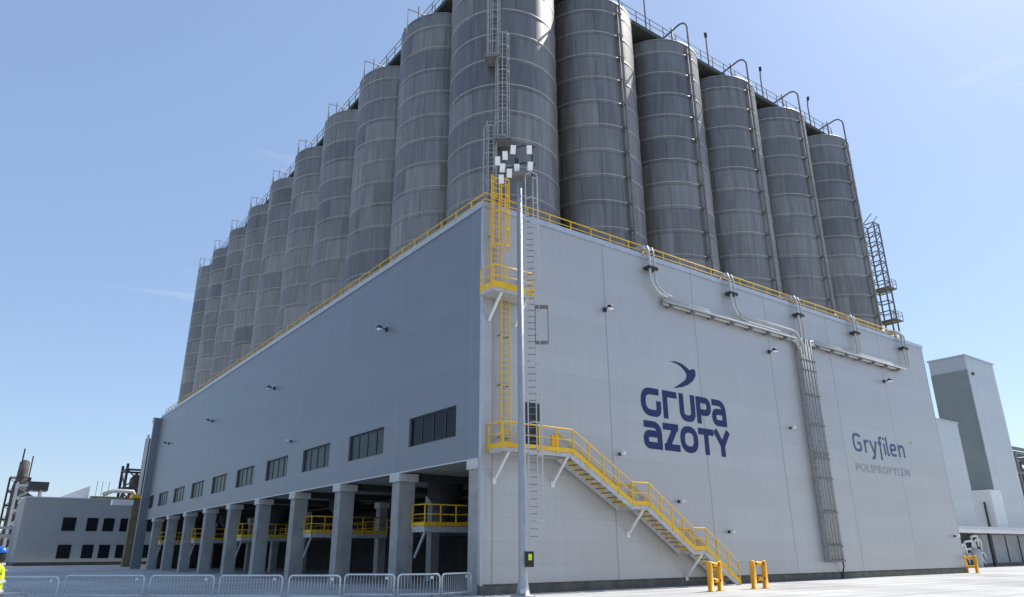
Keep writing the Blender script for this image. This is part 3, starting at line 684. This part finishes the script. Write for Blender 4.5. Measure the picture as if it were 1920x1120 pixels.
word([('G', 10.4, 11.98), ('r', 12.15, 13.32), ('U', 13.52, 14.86), ('p', 14.98, 16.28), ('a', 16.36, 17.66)], lg, 8.62, 10.2, .37, 'logo')
word([('a', 10.45, 11.88), ('z', 12.0, 13.3), ('O', 13.38, 14.88), ('T', 14.95, 16.3), ('Y', 16.32, 17.8)], lg, 6.86, 8.36, .37, 'logo')
prs = [((13.07, 11.99), (13.07, 11.97)), ((13.55, 12.05), (13.55, 11.93)), ((14.05, 11.97), (13.93, 11.8)), ((14.5, 11.79), (14.24, 11.58)), ((14.72, 11.65), (14.33, 11.46)), ((14.84, 11.77), (14.37, 11.38)), ((15.04, 11.82), (14.37, 11.33)),
       ((15.19, 11.7), (14.36, 11.28)), ((15.17, 11.4), (14.34, 11.2)), ((14.9, 11.08), (14.24, 11.08)), ((14.46, 10.8), (14.0, 10.9)), ((13.92, 10.59), (13.66, 10.71)), ((13.19, 10.43), (13.19, 10.45))]
m = MB()
for (o1, i1), (o2, i2) in zip(prs[:-1], prs[1:]):
    V3 = lambda p, y: (p[0], y, p[1])
    m.quad(V3(o1, -.016), V3(i1, -.016), V3(i2, -.016), V3(o2, -.016)).quad(V3(o1, -.004), V3(o1, -.016), V3(o2, -.016), V3(o2, -.004)).quad(V3(i1, -.016), V3(i1, -.004), V3(i2, -.004), V3(i2, -.016))
m.build('emblem', 'logo', lg)
ps_ = thing('product_sign', (35, 0, 7), 'smaller blue product name with pale grey line beneath, right of the pipe tray', 'sign')
W2 = .2
def prod(ch, x, y0=8.3):
    s_ = lambda pts, c=0: (pts, c)
    X = .93  # lower-case height
    if ch == 'G': return [s_(rp([(x+1.05, y0+1.05), (x+.85, y0+1.2), (x+.1, y0+1.2), (x+.1, y0+.1), (x+1.02, y0+.1), (x+1.02, y0+.62), (x+.6, y0+.62)], .4))], 1.3
    if ch == 'r': return [s_([(x+.1, y0), (x+.1, y0+X)]), s_(rp([(x+.1, y0+.6), (x+.25, y0+X-.09), (x+.6, y0+X-.09)], .15))], .68
    if ch == 'y': return [s_([(x+.05, y0+X), (x+.48, y0+.05)]), s_(rp([(x+.9, y0+X), (x+.42, y0-.3), (x+.1, y0-.34)], .15))], 1.02
    if ch == 'f': return [s_(rp([(x+.62, y0+1.25), (x+.3, y0+1.25), (x+.24, y0-.38)], .22)), s_([(x, y0+X-.1), (x+.5, y0+X-.1)])], .68
    if ch == 'i': return [s_([(x+.1, y0), (x+.1, y0+X-.06)]), s_([(x+.1, y0+1.12), (x+.1, y0+1.3)])], .34
    if ch == 'l': return [s_(rp([(x+.1, y0+1.38), (x+.1, y0+.05), (x+.32, y0+.08)], .14))], .44
    if ch == 'e': return [s_(rp([(x+.12, y0+.48), (x+.82, y0+.5), (x+.8, y0+X-.08), (x+.1, y0+X-.08), (x+.1, y0+.08), (x+.82, y0+.1)], .3))], 1.08
    if ch == 'n': return [s_([(x+.1, y0), (x+.1, y0+X)]), s_(rp([(x+.1, y0+.65), (x+.3, y0+X-.08), (x+.8, y0+X-.08), (x+.8, y0)], .3))], 1.0
x = 31.75
for ch in 'Gryfilen':
    gl_, adv = prod(ch, x); m = MB()
    for k, (pts, c) in enumerate(gl_): strip(m, pts, W2, -.016-.003*k)
    m.build('letter', 'prod', ps_); x += adv*1.16
m = MB(); strip(m, [(40.35+.12*math.cos(q), 9.55+.12*math.sin(q)) for q in [2*PI*i/12 for i in range(12)]], .035, -.016, True); m.build('registered_mark', 'prodg', ps_)
tcv = bpy.data.curves.new('tagline', 'FONT'); tcv.body = 'POLIPROPYLEN'; tcv.size = .78; tcv.extrude = .004; tcv.space_character = 1.16; tcv.offset = .012
to = bpy.data.objects.new('tmp_text', tcv); S.collection.objects.link(to); bpy.context.view_layer.update()
me = bpy.data.meshes.new_from_object(to.evaluated_get(bpy.context.evaluated_depsgraph_get())); bpy.data.objects.remove(to)
wx = max(v.co.x for v in me.vertices); sx_ = 7.7/wx
for v in me.vertices: v.co = Vector((v.co.x*sx_+31.6-35, -.012-v.co.z, v.co.y+6.93-7))
me.materials.clear(); me.materials.append(M['prodg']); o = bpy.data.objects.new('tagline', me); S.collection.objects.link(o); o.parent = ps_

# ---------------------------------------------------------------- platforms inside the truck bays
def bay_platform(y0, y1, label):
    t = thing('loading_platform', (.6, y0, 0), label, 'platform', 'yellow railed loading platforms inside the truck bays')
    z = 2.95; x0, x1 = .75, 6.3; yf = y0
    MB().box(x0, yf, z-.28, x1, y1, z).build('deck', 'galv', t)
    rail([(x0, y1, z), (x0, yf, z), (x1, yf, z)], 'yellow', .9, .18, 1.05, par=t)
    MB().bar((x0+.1, yf+.1, z-.28), (x0+.02, yf+.95, z-1.5), .09).build('support_strut', 'galv', t)
    return t
lab = ['nearest yellow railed platform, in the bay beside the corner column', 'second yellow railed platform, in the third truck bay', 'third yellow railed platform, in the fifth truck bay', 'fourth yellow railed platform, in the seventh truck bay', 'farthest yellow railed platform, in the last truck bays']
for k in range(5):
    bay_platform(6.1+7.49*2*k, 7.4+7.49*2*k, lab[k])
t = thing('inner_gallery', (8, 30, 0), 'dim yellow railed gallery deep inside the truck hall', 'gallery')
MB().box(8.2, 9, 2.7, 10, L2-2, 2.9).build('deck', 'inner', t); m = MB(); rail_line(m, [(8.2, 9, 2.9), (8.2, L2-2, 2.9)], 1.1, 1.5); each(m, 'rail_piece', 'yellow', t)
for k in range(5):
    y = 12+14.9*k
    t = thing('loading_chute', (4, y, 0), 'dark filling chute hanging under the ceiling, %s truck lane' % ['nearest', 'second', 'third', 'fourth', 'farthest'][k], 'chute', 'filling chutes in the truck lanes')
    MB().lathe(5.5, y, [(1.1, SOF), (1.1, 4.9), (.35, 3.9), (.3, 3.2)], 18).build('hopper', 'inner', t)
t = thing('control_cabinet', (1.6, 2.2, 0), 'pale control cabinet just behind the corner column', 'cabinet')
MB().box(1.55, 1.6, .9, 2.0, 2.3, 2.0).build('cabinet_body', 'white', t); MB().bar((1.75, 1.95, 0), (1.75, 1.95, .9), .12).build('stand', 'galv_d', t)
MB().box(1.535, 1.66, .95, 1.548, 2.24, 1.95).build('door', 'galv', t)

# ---------------------------------------------------------------- yellow steel guards and crowd barriers
def guard(loc, rz, label):
    t = thing('safety_guard', (0, 0, 0), label, 'guard rail', 'orange yellow guard frames on the concrete')
    for s_ in (-.46, .46):
        MB().lathe(s_, 0, [(.0, 1.27), (.11, 1.26), (.135, 1.22), (.135, .03), (.2, .03), (.2, 0)], 18).build('post', 'orange', t)
    for z in (.45, 1.12):
        MB().tube([(-.46, 0, z), (.46, 0, z)], .1, 12).build('cross_bar', 'orange', t)
        for s_ in (-.28, .28): MB().obox((s_, -.105, z), (.035, 0, 0), (0, .02, 0), (0, 0, .06)).build('clamp', 'black', t)
    t.location = loc; t.rotation_euler = (0, 0, rz); return t
g1 = guard((9.85, -4.3, 0), .22, 'left of the two yellow guard frames at the stair foot, overlapping the stairs')
dup(g1, (13.25, -4.2, 0), 'right of the two yellow guard frames, standing clear against the wall', .03)
dup(g1, (46.0, -.2, 0), 'far yellow guard frame seen edge-on at the right end of the hall', 1.25)
bpts = [((-16.4, 9.0), (-14.5, 7.05)), ((-14.05, 9.15), (-11.6, 6.7)), ((-11.4, 6.5), (-9.5, 4.55)), ((-9.32, 4.35), (-7.5, 2.52)), ((-7.3, 2.32), (-5.85, .85)), ((-5.15, 2.0), (-3.7, .55)), ((-3.6, .43), (-2.05, -.17)), ((-1.9, -.1), (-.15, .45))]
bl = ['leftmost crowd barrier, beside the person in yellow', 'second crowd barrier from the left', 'third crowd barrier from the left', 'fourth crowd barrier from the left', 'fifth crowd barrier from the left', 'third crowd barrier from the corner column', 'crowd barrier last but one before the corner column', 'crowd barrier nearest the corner column']
for (a_, b_), lb in zip(bpts, bl):
    A_ = Vector((a_[0], a_[1], 0)); B_ = Vector((b_[0], b_[1], 0)); d_ = (B_-A_).normalized(); Ln = (B_-A_).length; up_ = Vector((0, 0, 1)); pp = Vector((-d_.y, d_.x, 0))
    t = thing('crowd_barrier', (A_+B_)/2, 'galvanised '+lb, 'barrier', 'galvanised crowd barriers in a row on the yard')
    zt_, zb_ = .88, .14; r = .14
    fr = [A_+up_*zb_, A_+up_*(zt_-r)]+[A_+d_*r*(1-math.cos(q))+up_*(zt_-r+r*math.sin(q)) for q in [PI/2*i/4 for i in range(1, 5)]]+[B_-d_*r*(1-math.sin(q))+up_*(zt_-r+r*math.cos(q)) for q in [PI/2*i/4 for i in range(0, 5)]]+[B_+up_*zb_]
    MB().tube(fr, .034, 8).tube([A_+up_*zb_, B_+up_*zb_], .03, 8).build('frame', 'zinc', t)
    m = MB(); n = int(Ln/.125)
    for i in range(1, n): p = A_+d_*Ln*i/n; m.tube([p+up_*zb_, p+up_*zt_], .0085, 5)
    each(m, 'bar', 'zinc', t)
    m = MB()
    for p in (A_+d_*.3, B_-d_*.3): m.bar(p-pp*.3+up_*.015, p+pp*.3+up_*.015, .05, .02); m.bar(p+up_*.02, p+up_*zb_, .03)
    each(m, 'foot', 'galv_d', t)
    c = B_-d_*.32+up_*.75-pp*-.0
    MB().obox(c-pp*.02+up_*0, d_*.05, pp*.006, (0, 0, .05)).build('tag_plate', 'white', t)

# ---------------------------------------------------------------- distant things, left
ob = thing('office_building', (-3, 110, 0), 'low grey two storey office block with dark square windows', 'building')
MB().box(-10.6, 110, .55, 20, 128, 10.0).build('walls', 'office', ob); MB().box(-10.5, 110.05, 0, 19.9, 127.9, .548).build('base', 'dark', ob)
MB().box(-10.7, 109.9, 10.003, 20.1, 128.1, 10.2).build('roof_edge', 'trim', ob)
for (xa, xb) in ((-5.05, -3.3), (-1.7, -.2), (.65, 2.15), (3.1, 4.75), (6.2, 8.0)):
    for (za, zb) in ((1.1, 3.05), (5.2, 7.15)):
        f = MB().box(xa-.04, 109.93, za-.04, xb+.04, 109.96, zb+.04).build('window', 'frame', ob); MB().box(xa, 109.90, za, xb, 109.92, zb).build('pane', 'glass', f)
nw = thing('unseen_shade_block', (27, 90, 0), 'added unseen block shading the ground beyond the far end of the loading hall', 'building')  # added out of view to shade the ground in front of the office
MB().box(12, 73.6, 0, 45, 108.5, 30).build('walls', 'clad_far', nw); MB().box(11.9, 73.5, 30.003, 45.1, 108.6, 30.2).build('roof_edge', 'trim', nw)
t = thing('roof_shed', (-1, 116, 10.2), 'white sloped shed roof rising behind the office roof', 'shed')
MB().quad((-6.5, 116, 10.2), (-1.5, 116, 10.2), (-1.5, 116, 12.6)).quad((-1.5, 122, 10.2), (-6.5, 122, 10.2), (-1.5, 122, 12.6)).quad((-6.5, 116, 10.2), (-1.5, 116, 12.6), (-1.5, 122, 12.6), (-6.5, 122, 10.2)).quad((-1.5, 116, 10.2), (-1.5, 122, 10.2), (-1.5, 122, 12.6), (-1.5, 116, 12.6)).build('shed_body', 'white', t)
t = thing('roof_plant', (2, 116, 10.2), 'tan pipework and ducts on the office roof', 'roof equipment')
MB().box(-1.3, 115, 10.2, 6.6, 116, 10.9).box(5.8, 114.5, 10.2, 8.5, 117, 11.2).build('duct', 'tan', t)
MB().tube([(.5, 115.5, 11.2), (2, 115.5, 11.9), (5, 115.5, 11.9), (5.6, 115.5, 10.9)], .35, 10).build('pipe', 'galv', t)
m = MB()
for x in (-.6, .2, 1.2): m.bar((x, 115.4, 10.9), (x, 115.4, 13.4), .07)
each(m, 'antenna', 'galv_d', t); MB().box(4.2, 114.4, 10.25, 5.6, 114.9, 11.0).build('red_unit', 'redpaint', t)
def lattice(m, x0, y0, x1, y1, z0, z1, st, w_=.3, diag=True):
    for px, py in ((x0, y0), (x1, y0), (x1, y1), (x0, y1)): m.bar((px, py, z0), (px, py, z1), w_)
    z = z0+st; i = 0
    while z <= z1+.01:
        for (p, q_) in (((x0, y0), (x1, y0)), ((x1, y0), (x1, y1)), ((x1, y1), (x0, y1)), ((x0, y1), (x0, y0))):
            m.bar((p[0], p[1], z), (q_[0], q_[1], z), w_*.8)
            if diag: m.bar((p[0], p[1], z-st if i % 2 else z), (q_[0], q_[1], z if i % 2 else z-st), w_*.5)
        z += st; i += 1
    return m
def at_d(px, py, dist): return at_px(px, py, dist)
# column and scaffold at the far left
p = at_d(18, 1000, 200); ztop = at_d(37, 862, 200).z
t = thing('process_column', (p.x, p.y, 0), 'dark leaning-looking process column with scaffold at far left', 'industrial column')
MB().lathe(p.x, p.y, [(1.5, 0), (1.5, ztop-6), (1.1, ztop-4), (1.0, ztop-.5), (.3, ztop)], 20).build('vessel', 'rust', t)
lattice(MB(), p.x-2.2, p.y-2.2, p.x+1.6, p.y+1.6, 0, ztop-4, 3.0, .28).build('scaffold', 'dark', t)
MB().bar((p.x-.6, p.y, ztop-1), (p.x-.6, p.y, ztop+2.5), .3).bar((p.x+1.3, p.y, ztop-5), (p.x+1.3, p.y, ztop+1), .25).build('antenna', 'dark', t)
p = at_d(38, 1000, 190); zt_ = at_d(52, 906, 190).z
t = thing('lattice_tower', (p.x, p.y, 0), 'pale steel lattice tower between the dark column and the office', 'lattice tower')
lattice(MB(), p.x-2.4, p.y-2, p.x+2.0, p.y+2, 0, zt_, 2.6, .42).build('lattice', 'galv', t)
MB().box(p.x-.5, p.y-2.5, zt_-1.6, p.x+3.2, p.y+2.5, zt_+.2).build('head_deck', 'dark', t)
MB().lathe(p.x-.3, p.y, [(1.1, 0), (1.1, zt_-3), (.2, zt_-2)], 16).build('vessel', 'galv_d', t)
p = at_d(8, 1000, 150)
t = thing('pipe_bridge', (p.x, p.y, 0), 'pale pipe bridge crossing low at the far left edge', 'pipe bridge')
zb = at_d(8, 1003, 150).z; m = MB()
m.box(p.x-30, p.y-.6, zb-.5, p.x+3.2, p.y+.6, zb+.1).box(p.x-30, p.y-.6, zb+.9, p.x+3.2, p.y+.6, zb+1.3)
m.build('beam', 'galv', t); m = MB()
for dx in (-28, -18, -9, 1.5): m.box(p.x+dx-.3, p.y-.4, 0, p.x+dx+.3, p.y+.4, zb-.502)
each(m, 'leg', 'galv_d', t)
# ochre mast beside the far end of the hall
p = at_d(240, 1055, 118); zt_ = at_d(266, 822, 118).z; zc_ = at_d(252, 935, 118).z
t = thing('ochre_column', (p.x, p.y, 0), 'tall ochre painted steel column beside the far end of the hall', 'steel column')
MB().box(p.x-.75, p.y-.75, 0, p.x+.75, p.y+.75, zc_).build('lower_shaft', 'tan', t)
MB().box(p.x-.3, p.y-.4, zc_+.3, p.x+.7, p.y+.4, zt_).build('upper_shaft', 'tan', t)
MB().box(p.x-1.0, p.y-1.0, zc_, p.x+1.0, p.y+1.0, zc_+.5).build('collar', 'yellow', t)
MB().box(p.x-3.4, p.y-1.3, zc_-1.0, p.x-.76, p.y+.3, zc_-.3).build('side_cover', 'white', t)
MB().box(p.x-.3, p.y-.7, zc_+.502, p.x+.0, p.y-.45, zc_+9).build('pipe', 'white', t)
MB().bar((p.x+.5, p.y, zt_), (p.x+.5, p.y, zt_+2.6), .18).obox((p.x+.5, p.y, zt_+2.7), (.3, 0, 0), (0, .3, 0), (0, 0, .4)).build('aerial', 'galv', t)
p = at_d(232, 1000, 150); zt_ = at_d(250, 872, 150).z; zt2 = at_d(270, 836, 150).z
t = thing('process_structure', (p.x, p.y, 0), 'dark process plant frame behind the ochre column', 'industrial plant')
lattice(MB(), p.x-1.5, p.y-2, p.x+2.2, p.y+3, 0, zt_, 3.2, .42).build('left_frame', 'dark', t)
MB().box(p.x-1.2, p.y-1.5, 0, p.x+1.9, p.y+2.5, zt_-7).lathe(p.x+.5, p.y, [(1.0, zt_-7), (1.0, zt_-2.5), (.2, zt_-1.5)], 16).build('vessel', 'rust', t)
lattice(MB(), p.x+3.0, p.y-2, p.x+7.5, p.y+3, 0, zt2, 3.0, .5).build('right_frame', 'dark', t)
MB().box(p.x+3.3, p.y-1.6, 0, p.x+7.2, p.y+2.6, zt2-1.5).build('clad_core', 'rust', t)

# ---------------------------------------------------------------- distant things, right
tb = thing('tall_silver_building', (94, 16, 0), 'tall pale clad tower block with a dark shaded side, beyond the hall', 'building')
MB().box(90, 13.15, 0, 99.2, 18.0, 27.2).build('walls', 'clad_far', tb)
MB().box(89.9, 13.25, 9.1, 89.998, 18.0, 25.2).build('side_shade_sheet', 'greent', tb)  # darker sheet over this face, its shade put into the colour
MB().box(89.85, 13.0, 27.203, 99.35, 18.15, 27.4).build('roof_edge', 'trim', tb)
MB().box(91.2, 13.0, 24.6, 91.6, 13.148, 25.0).build('lamp', 'dark', tb)
t = thing('annex_building', (76, 20, 0), 'pale clad lower block between the hall and the tower block', 'building')
c1 = at_d(1795, 795, 1); 
def on_y(px, py, y): d_ = fw+rt*((px-960)/FOC)-up*((py-560)/FOC); return CAM+d_*((y-CAM.y)/d_.y)
def on_x(px, py, x): d_ = fw+rt*((px-960)/FOC)-up*((py-560)/FOC); return CAM+d_*((x-CAM.x)/d_.x)
A_ = on_y(1795, 795, 12.0)
MB().box(52, 12.0, 0, A_.x, 24, A_.z).build('walls', 'clad_far', t); MB().box(51.9, 11.9, A_.z+.003, A_.x+.1, 24.1, A_.z+.15).build('roof_edge', 'trim', t)
print('annex', A_)
A_ = on_x(1822, 919, 88.0); B_ = on_x(1866, 922, 88.0)
t = thing('white_side_block', (89, 14, 0), 'low white block at the foot of the tower block', 'building')
MB().box(86.5, B_.y, 0, 89.84, A_.y+3, 8.9).build('walls', 'white', t); MB().bar((86.3, B_.y+.9, 4), (86.3, B_.y+.9, 7.4), .18).build('vent_pipe', 'dark', t)
t = thing('canopy', (75, 8, 0), 'long flat pale canopy beam crossing beside the hall corner', 'canopy')
A_ = on_y(1803, 989, 7.0); zc_ = A_.z; print('canopy', A_)
MB().box(58, 6.8, zc_-.5, 130, 10.5, zc_-.1).build('fascia', 'white', t); MB().box(57.9, 6.6, zc_-.1, 130, 10.6, zc_+.12).build('roof', 'trim', t)
m = MB()
for x in (60, 70, 80, 90, 100, 112): m.box(x-.12, 7.2, 0, x+.12, 7.44, zc_-.502)
each(m, 'post', 'dark', t)
sb = thing('grey_container', (80, 8.5, 0), 'grey sheeted container standing under the canopy', 'container')
A_ = on_y(1842, 1062, 8.2); print('cont', A_)
MB().box(A_.x, 8.2, .35, A_.x+26, 10.3, zc_-.6).build('body', 'sheet', sb); MB().box(A_.x+.1, 8.3, 0, A_.x+25.9, 10.2, .348).build('base', 'black', sb)
m = MB()
for k in range(8): m.box(A_.x+.0+k*3.6, 8.12, .35, A_.x+.12+k*3.6, 8.198, zc_-.62)
each(m, 'rib', 'dark', sb)
t = thing('pump_unit', (A_.x-3, 8.2, 0), 'jumble of white pipes and valves between hall corner and grey container', 'machinery')
m = MB(); bx_ = A_.x
for i in range(9):
    xx = bx_-5.5+i*.6; h_ = random.uniform(1.2, 3.4); m.tube(round_path([(xx, 7.9+random.uniform(-.4, .4), .3), (xx, 8.0, h_), (xx+random.uniform(.5, 1.6), 7.8, h_+.1), (xx+1.2, 7.9, h_-1.0)], .3), .12, 8)
each(m, 'pipe', 'white', t); MB().box(bx_-5.6, 8.3, 0, bx_-.3, 9.6, 3.3).build('housing', 'dark', t); MB().lathe(bx_-2.5, 7.6, [(0, 1.9), (.5, 1.7), (.6, 1), (.5, .3), (.5, 0)], 16).build('tank', 'galv', t)
m = MB(); pr = thing('pipe_rack', (125, 10, 0), 'dense dark steel pipe rack at the right edge of the yard', 'pipe rack')
A_ = on_y(1884, 830, 14); print('rack', A_)
X0 = on_y(1872, 835, 14).x; ZR = A_.z-1
for i in range(7):
    x = X0+i*5.0
    for y in (14, 19): m.box(x-.22, y-.22, 0, x+.22, y+.22, ZR)
    for z in (5, 8.5, 12, 15.5, ZR-.2):
        if z < ZR: m.box(x-.15, 14, z-.2, x+.15, 19, z+.2)
for z in (5, 8.5, 12, 15.5, ZR-.2):
    for y in (14, 19): m.box(X0-.2, y-.16, z-.2, X0+31, y+.16, z+.2)
m.build('frame', 'galv_d', pr)
m = MB()
for z in (5.5, 9.0, 12.5):
    for y in (14.8, 15.8, 16.8, 17.9): m.tube([(X0-.5, y, z+.2), (X0+32, y, z+.2)], .3, 8)
for i in range(16): x = X0+1+i*1.9; z0_ = random.choice((5, 8.5)); m.tube([(x, 14.3, z0_), (x, 14.3, z0_+random.uniform(3, 7))], random.uniform(.15, .4), 8)
each(m, 'pipe', 'rust', pr)

# distant tree line
rng = random.Random(3); tl_ = MB()
for k in range(2600):
    if k % 2: a_ = rng.uniform(60, 95)
    else: a_ = rng.uniform(8, 60)
    q = math.radians(a_); dd = 420+rng.uniform(0, 60); c = Vector((CAM.x+math.cos(q)*dd, CAM.y+math.sin(q)*dd, rng.uniform(0, 1)**.7*(9+4*math.sin(a_*1.7)+2*math.sin(a_*5.1))))
    for j in range(2):
        n_ = Vector((rng.uniform(-1, 1), rng.uniform(-1, 1), rng.uniform(-.6, 1))).normalized(); u_ = n_.orthogonal().normalized()*rng.uniform(1, 2.4); v_ = n_.cross(u_).normalized()*rng.uniform(1, 2.2)
        tl_.quad(c-u_-v_*.6, c+u_*.7-v_, c+u_+v_*.8, c-u_*.5+v_)
o = tl_.build('tree_line', 'leaf'); o['kind'] = 'stuff'; o['label'] = 'dark band of far trees along the horizon'; o['category'] = 'trees'

# ---------------------------------------------------------------- person at the left edge
def person():
    base = Vector((-17.62, -13.9, 0)); base = Vector(at_px(0, 1040, 18.3)); base.z = 0
    t = thing('person', base, 'person in fluorescent yellow jacket and blue hard hat at the left edge', 'person')
    t.rotation_euler = (0, 0, 0)
    F = Vector((-.93, .36, 0)).normalized()   # facing direction (to the left of the photo)
    Sd = Vector((-F.y, F.x, 0))               # his left
    def P(f, s, z): return F*f+Sd*s+Vector((0, 0, z))
    def skin(name, verts, edges, mt, par, lev=2, rootv=0):
        me = bpy.data.meshes.new(name); o = bpy.data.objects.new(name, me); S.collection.objects.link(o); o.parent = par
        me.from_pydata([tuple(v[0]) for v in verts], edges, []); me.materials.append(M[mt])
        sk = o.modifiers.new('skin', 'SKIN'); sk.use_smooth_shade = True
        for i, v in enumerate(verts):
            me.skin_vertices[0].data[i].radius = v[1] if isinstance(v[1], tuple) else (v[1], v[1]); me.skin_vertices[0].data[i].use_root = (i == rootv)
        sb_ = o.modifiers.new('sub', 'SUBSURF'); sb_.levels = lev; sb_.render_levels = lev
        return o
    V = [(P(0, 0, .98), (.15, .12)), (P(0, 0, 1.15), (.14, .11)), (P(.01, 0, 1.35), (.16, .12)), (P(0, 0, 1.48), (.10, .08)), (P(.01, 0, 1.56), .055), (P(.02, 0, 1.62), .06)]
    E = [(0, 1), (1, 2), (2, 3), (3, 4), (4, 5)]
    for s_ in (-1, 1):
        k = len(V); V += [(P(0, s_*.10, .90), .095), (P(.01, s_*.11, .52), .06), (P(-.01, s_*.12, .30), .052), (P(-.03, s_*.12, .09), .04), (P(.14, s_*.13, .04), .035)]
        E += [(0, k), (k, k+1), (k+1, k+2), (k+2, k+3), (k+3, k+4)]
        k = len(V); V += [(P(0, s_*.19, 1.44), .06), (P(-.03, s_*.24, 1.14), .042), (P(.08, s_*.22, .92), .030), (P(.12, s_*.215, .86), .026)]
        E += [(3, k), (k, k+1), (k+1, k+2), (k+2, k+3)]
    body = skin('body', V, E, 'skin', t)
    # head
    b = bmesh.new(); bmesh.ops.create_uvsphere(b, u_segments=24, v_segments=16, radius=1)
    for v in b.verts:
        x, y, z = v.co; f = x*.098*(1+.05*(z < -.2)); s = y*.076*(1-.18*max(0, -z)); zz = z*.115
        if x > .75 and abs(y) < .25 and -.35 < z < .15: f += .022*(1-abs(y)/.25)
        if z < -.6 and x > .2: f += .012
        v.co = P(f+.025, s, 1.69+zz)
    for f in b.faces: f.smooth = True
    me = bpy.data.meshes.new('head'); b.to_mesh(me); b.free(); me.materials.append(M['skin']); h = bpy.data.objects.new('head', me); S.collection.objects.link(h); h.parent = body
    def ell(name, c, r, mt, par, zmin=None, seg=16):
        b = bmesh.new(); bmesh.ops.create_uvsphere(b, u_segments=seg, v_segments=seg//2+2, radius=1)
        if zmin is not None: bmesh.ops.delete(b, geom=[v for v in b.verts if v.co.z < zmin], context='VERTS')
        for v in b.verts: v.co = P(c[0]+v.co.x*r[0], c[1]+v.co.y*r[1], c[2]+v.co.z*r[2])
        for f in b.faces: f.smooth = True
        me = bpy.data.meshes.new(name); b.to_mesh(me); b.free(); me.materials.append(M[mt]); o = bpy.data.objects.new(name, me); S.collection.objects.link(o); o.parent = par; return o
    for s_ in (-1, 1):
        ell('eye', (.112, s_*.032, 1.70), (.012, .014, .009), 'white', h); ell('ear', (.02, s_*.076, 1.68), (.022, .012, .034), 'skin', h)
    ell('mouth', (.118, 0, 1.625), (.008, .025, .006), 'redpaint', h)
    ell('hair', (-.03, 0, 1.665), (.095, .083, .125), 'hair', t)
    ell('hard_hat', (.02, 0, 1.735), (.145, .118, .125), 'helmet', t, -.05, 24)
    ell('hat_brim', (.06, 0, 1.735), (.155, .124, .018), 'helmet', t)
    # jacket, trousers, boots
    J = [(P(0, 0, .88), (.175, .15)), (P(0, 0, 1.1), (.17, .145)), (P(.01, 0, 1.32), (.185, .15)), (P(0, 0, 1.46), (.12, .1)), (P(.0, 0, 1.53), .075)]
    JE = [(0, 1), (1, 2), (2, 3), (3, 4)]
    for s_ in (-1, 1):
        k = len(J); J += [(P(0, s_*.2, 1.42), .085), (P(-.03, s_*.255, 1.14), .066), (P(.08, s_*.235, .94), .055)]; JE += [(3, k), (k, k+1), (k+1, k+2)]
    skin('jacket', J, JE, 'hivis', t)
    T = [(P(0, 0, .92), (.155, .13))]; TE = []
    for s_ in (-1, 1):
        k = len(T); T += [(P(0, s_*.1, .84), .11), (P(.01, s_*.11, .5), .08), (P(-.02, s_*.12, .12), .065)]; TE += [(0, k), (k, k+1), (k+1, k+2)]
    skin('trousers', T, TE, 'trousers', t)
    for s_ in (-1, 1):
        skin('boot', [(P(-.04, s_*.12, .12), .06), (P(-.03, s_*.12, .055), .055), (P(.16, s_*.135, .045), .045)], [(0, 1), (1, 2)], 'boot', t)
        q0 = P(.12, s_*.215, .86); hv = [(q0, .022), (P(.145, s_*.212, .80), (.032, .02))]; he = [(0, 1)]
        for j, (off, ln) in enumerate(((-.027, .062), (-.009, .072), (.009, .068), (.026, .052))):
            k = len(hv); hv += [(P(.15+off*.9, s_*.212, .772), .0095), (P(.158+off, s_*.205, .772-ln*.55), .009), (P(.150+off, s_*.188, .772-ln), .008)]; he += [(1, k), (k, k+1), (k+1, k+2)]
        k = len(hv); hv += [(P(.175, s_*.2, .81), .011), (P(.19, s_*.188, .775), .0095)]; he += [(1, k), (k, k+1)]
        skin('hand', hv, he, 'skin', body, 1)
    for z, ra in ((1.02, .2), (1.2, .205)):
        m = MB(); n = 28; k = [P(math.cos(2*PI*i/n)*ra*.94, math.sin(2*PI*i/n)*(ra*1.06), z) for i in range(n)]
        for i in range(n):
            a_, c_ = k[i], k[(i+1) % n]; m.quad(a_-Vector((0, 0, .025)), c_-Vector((0, 0, .025)), c_+Vector((0, 0, .025)), a_+Vector((0, 0, .025)))
        o = m.build('reflective_band', 'refl', None); o.parent = t; o.location = (0, 0, 0)
person()
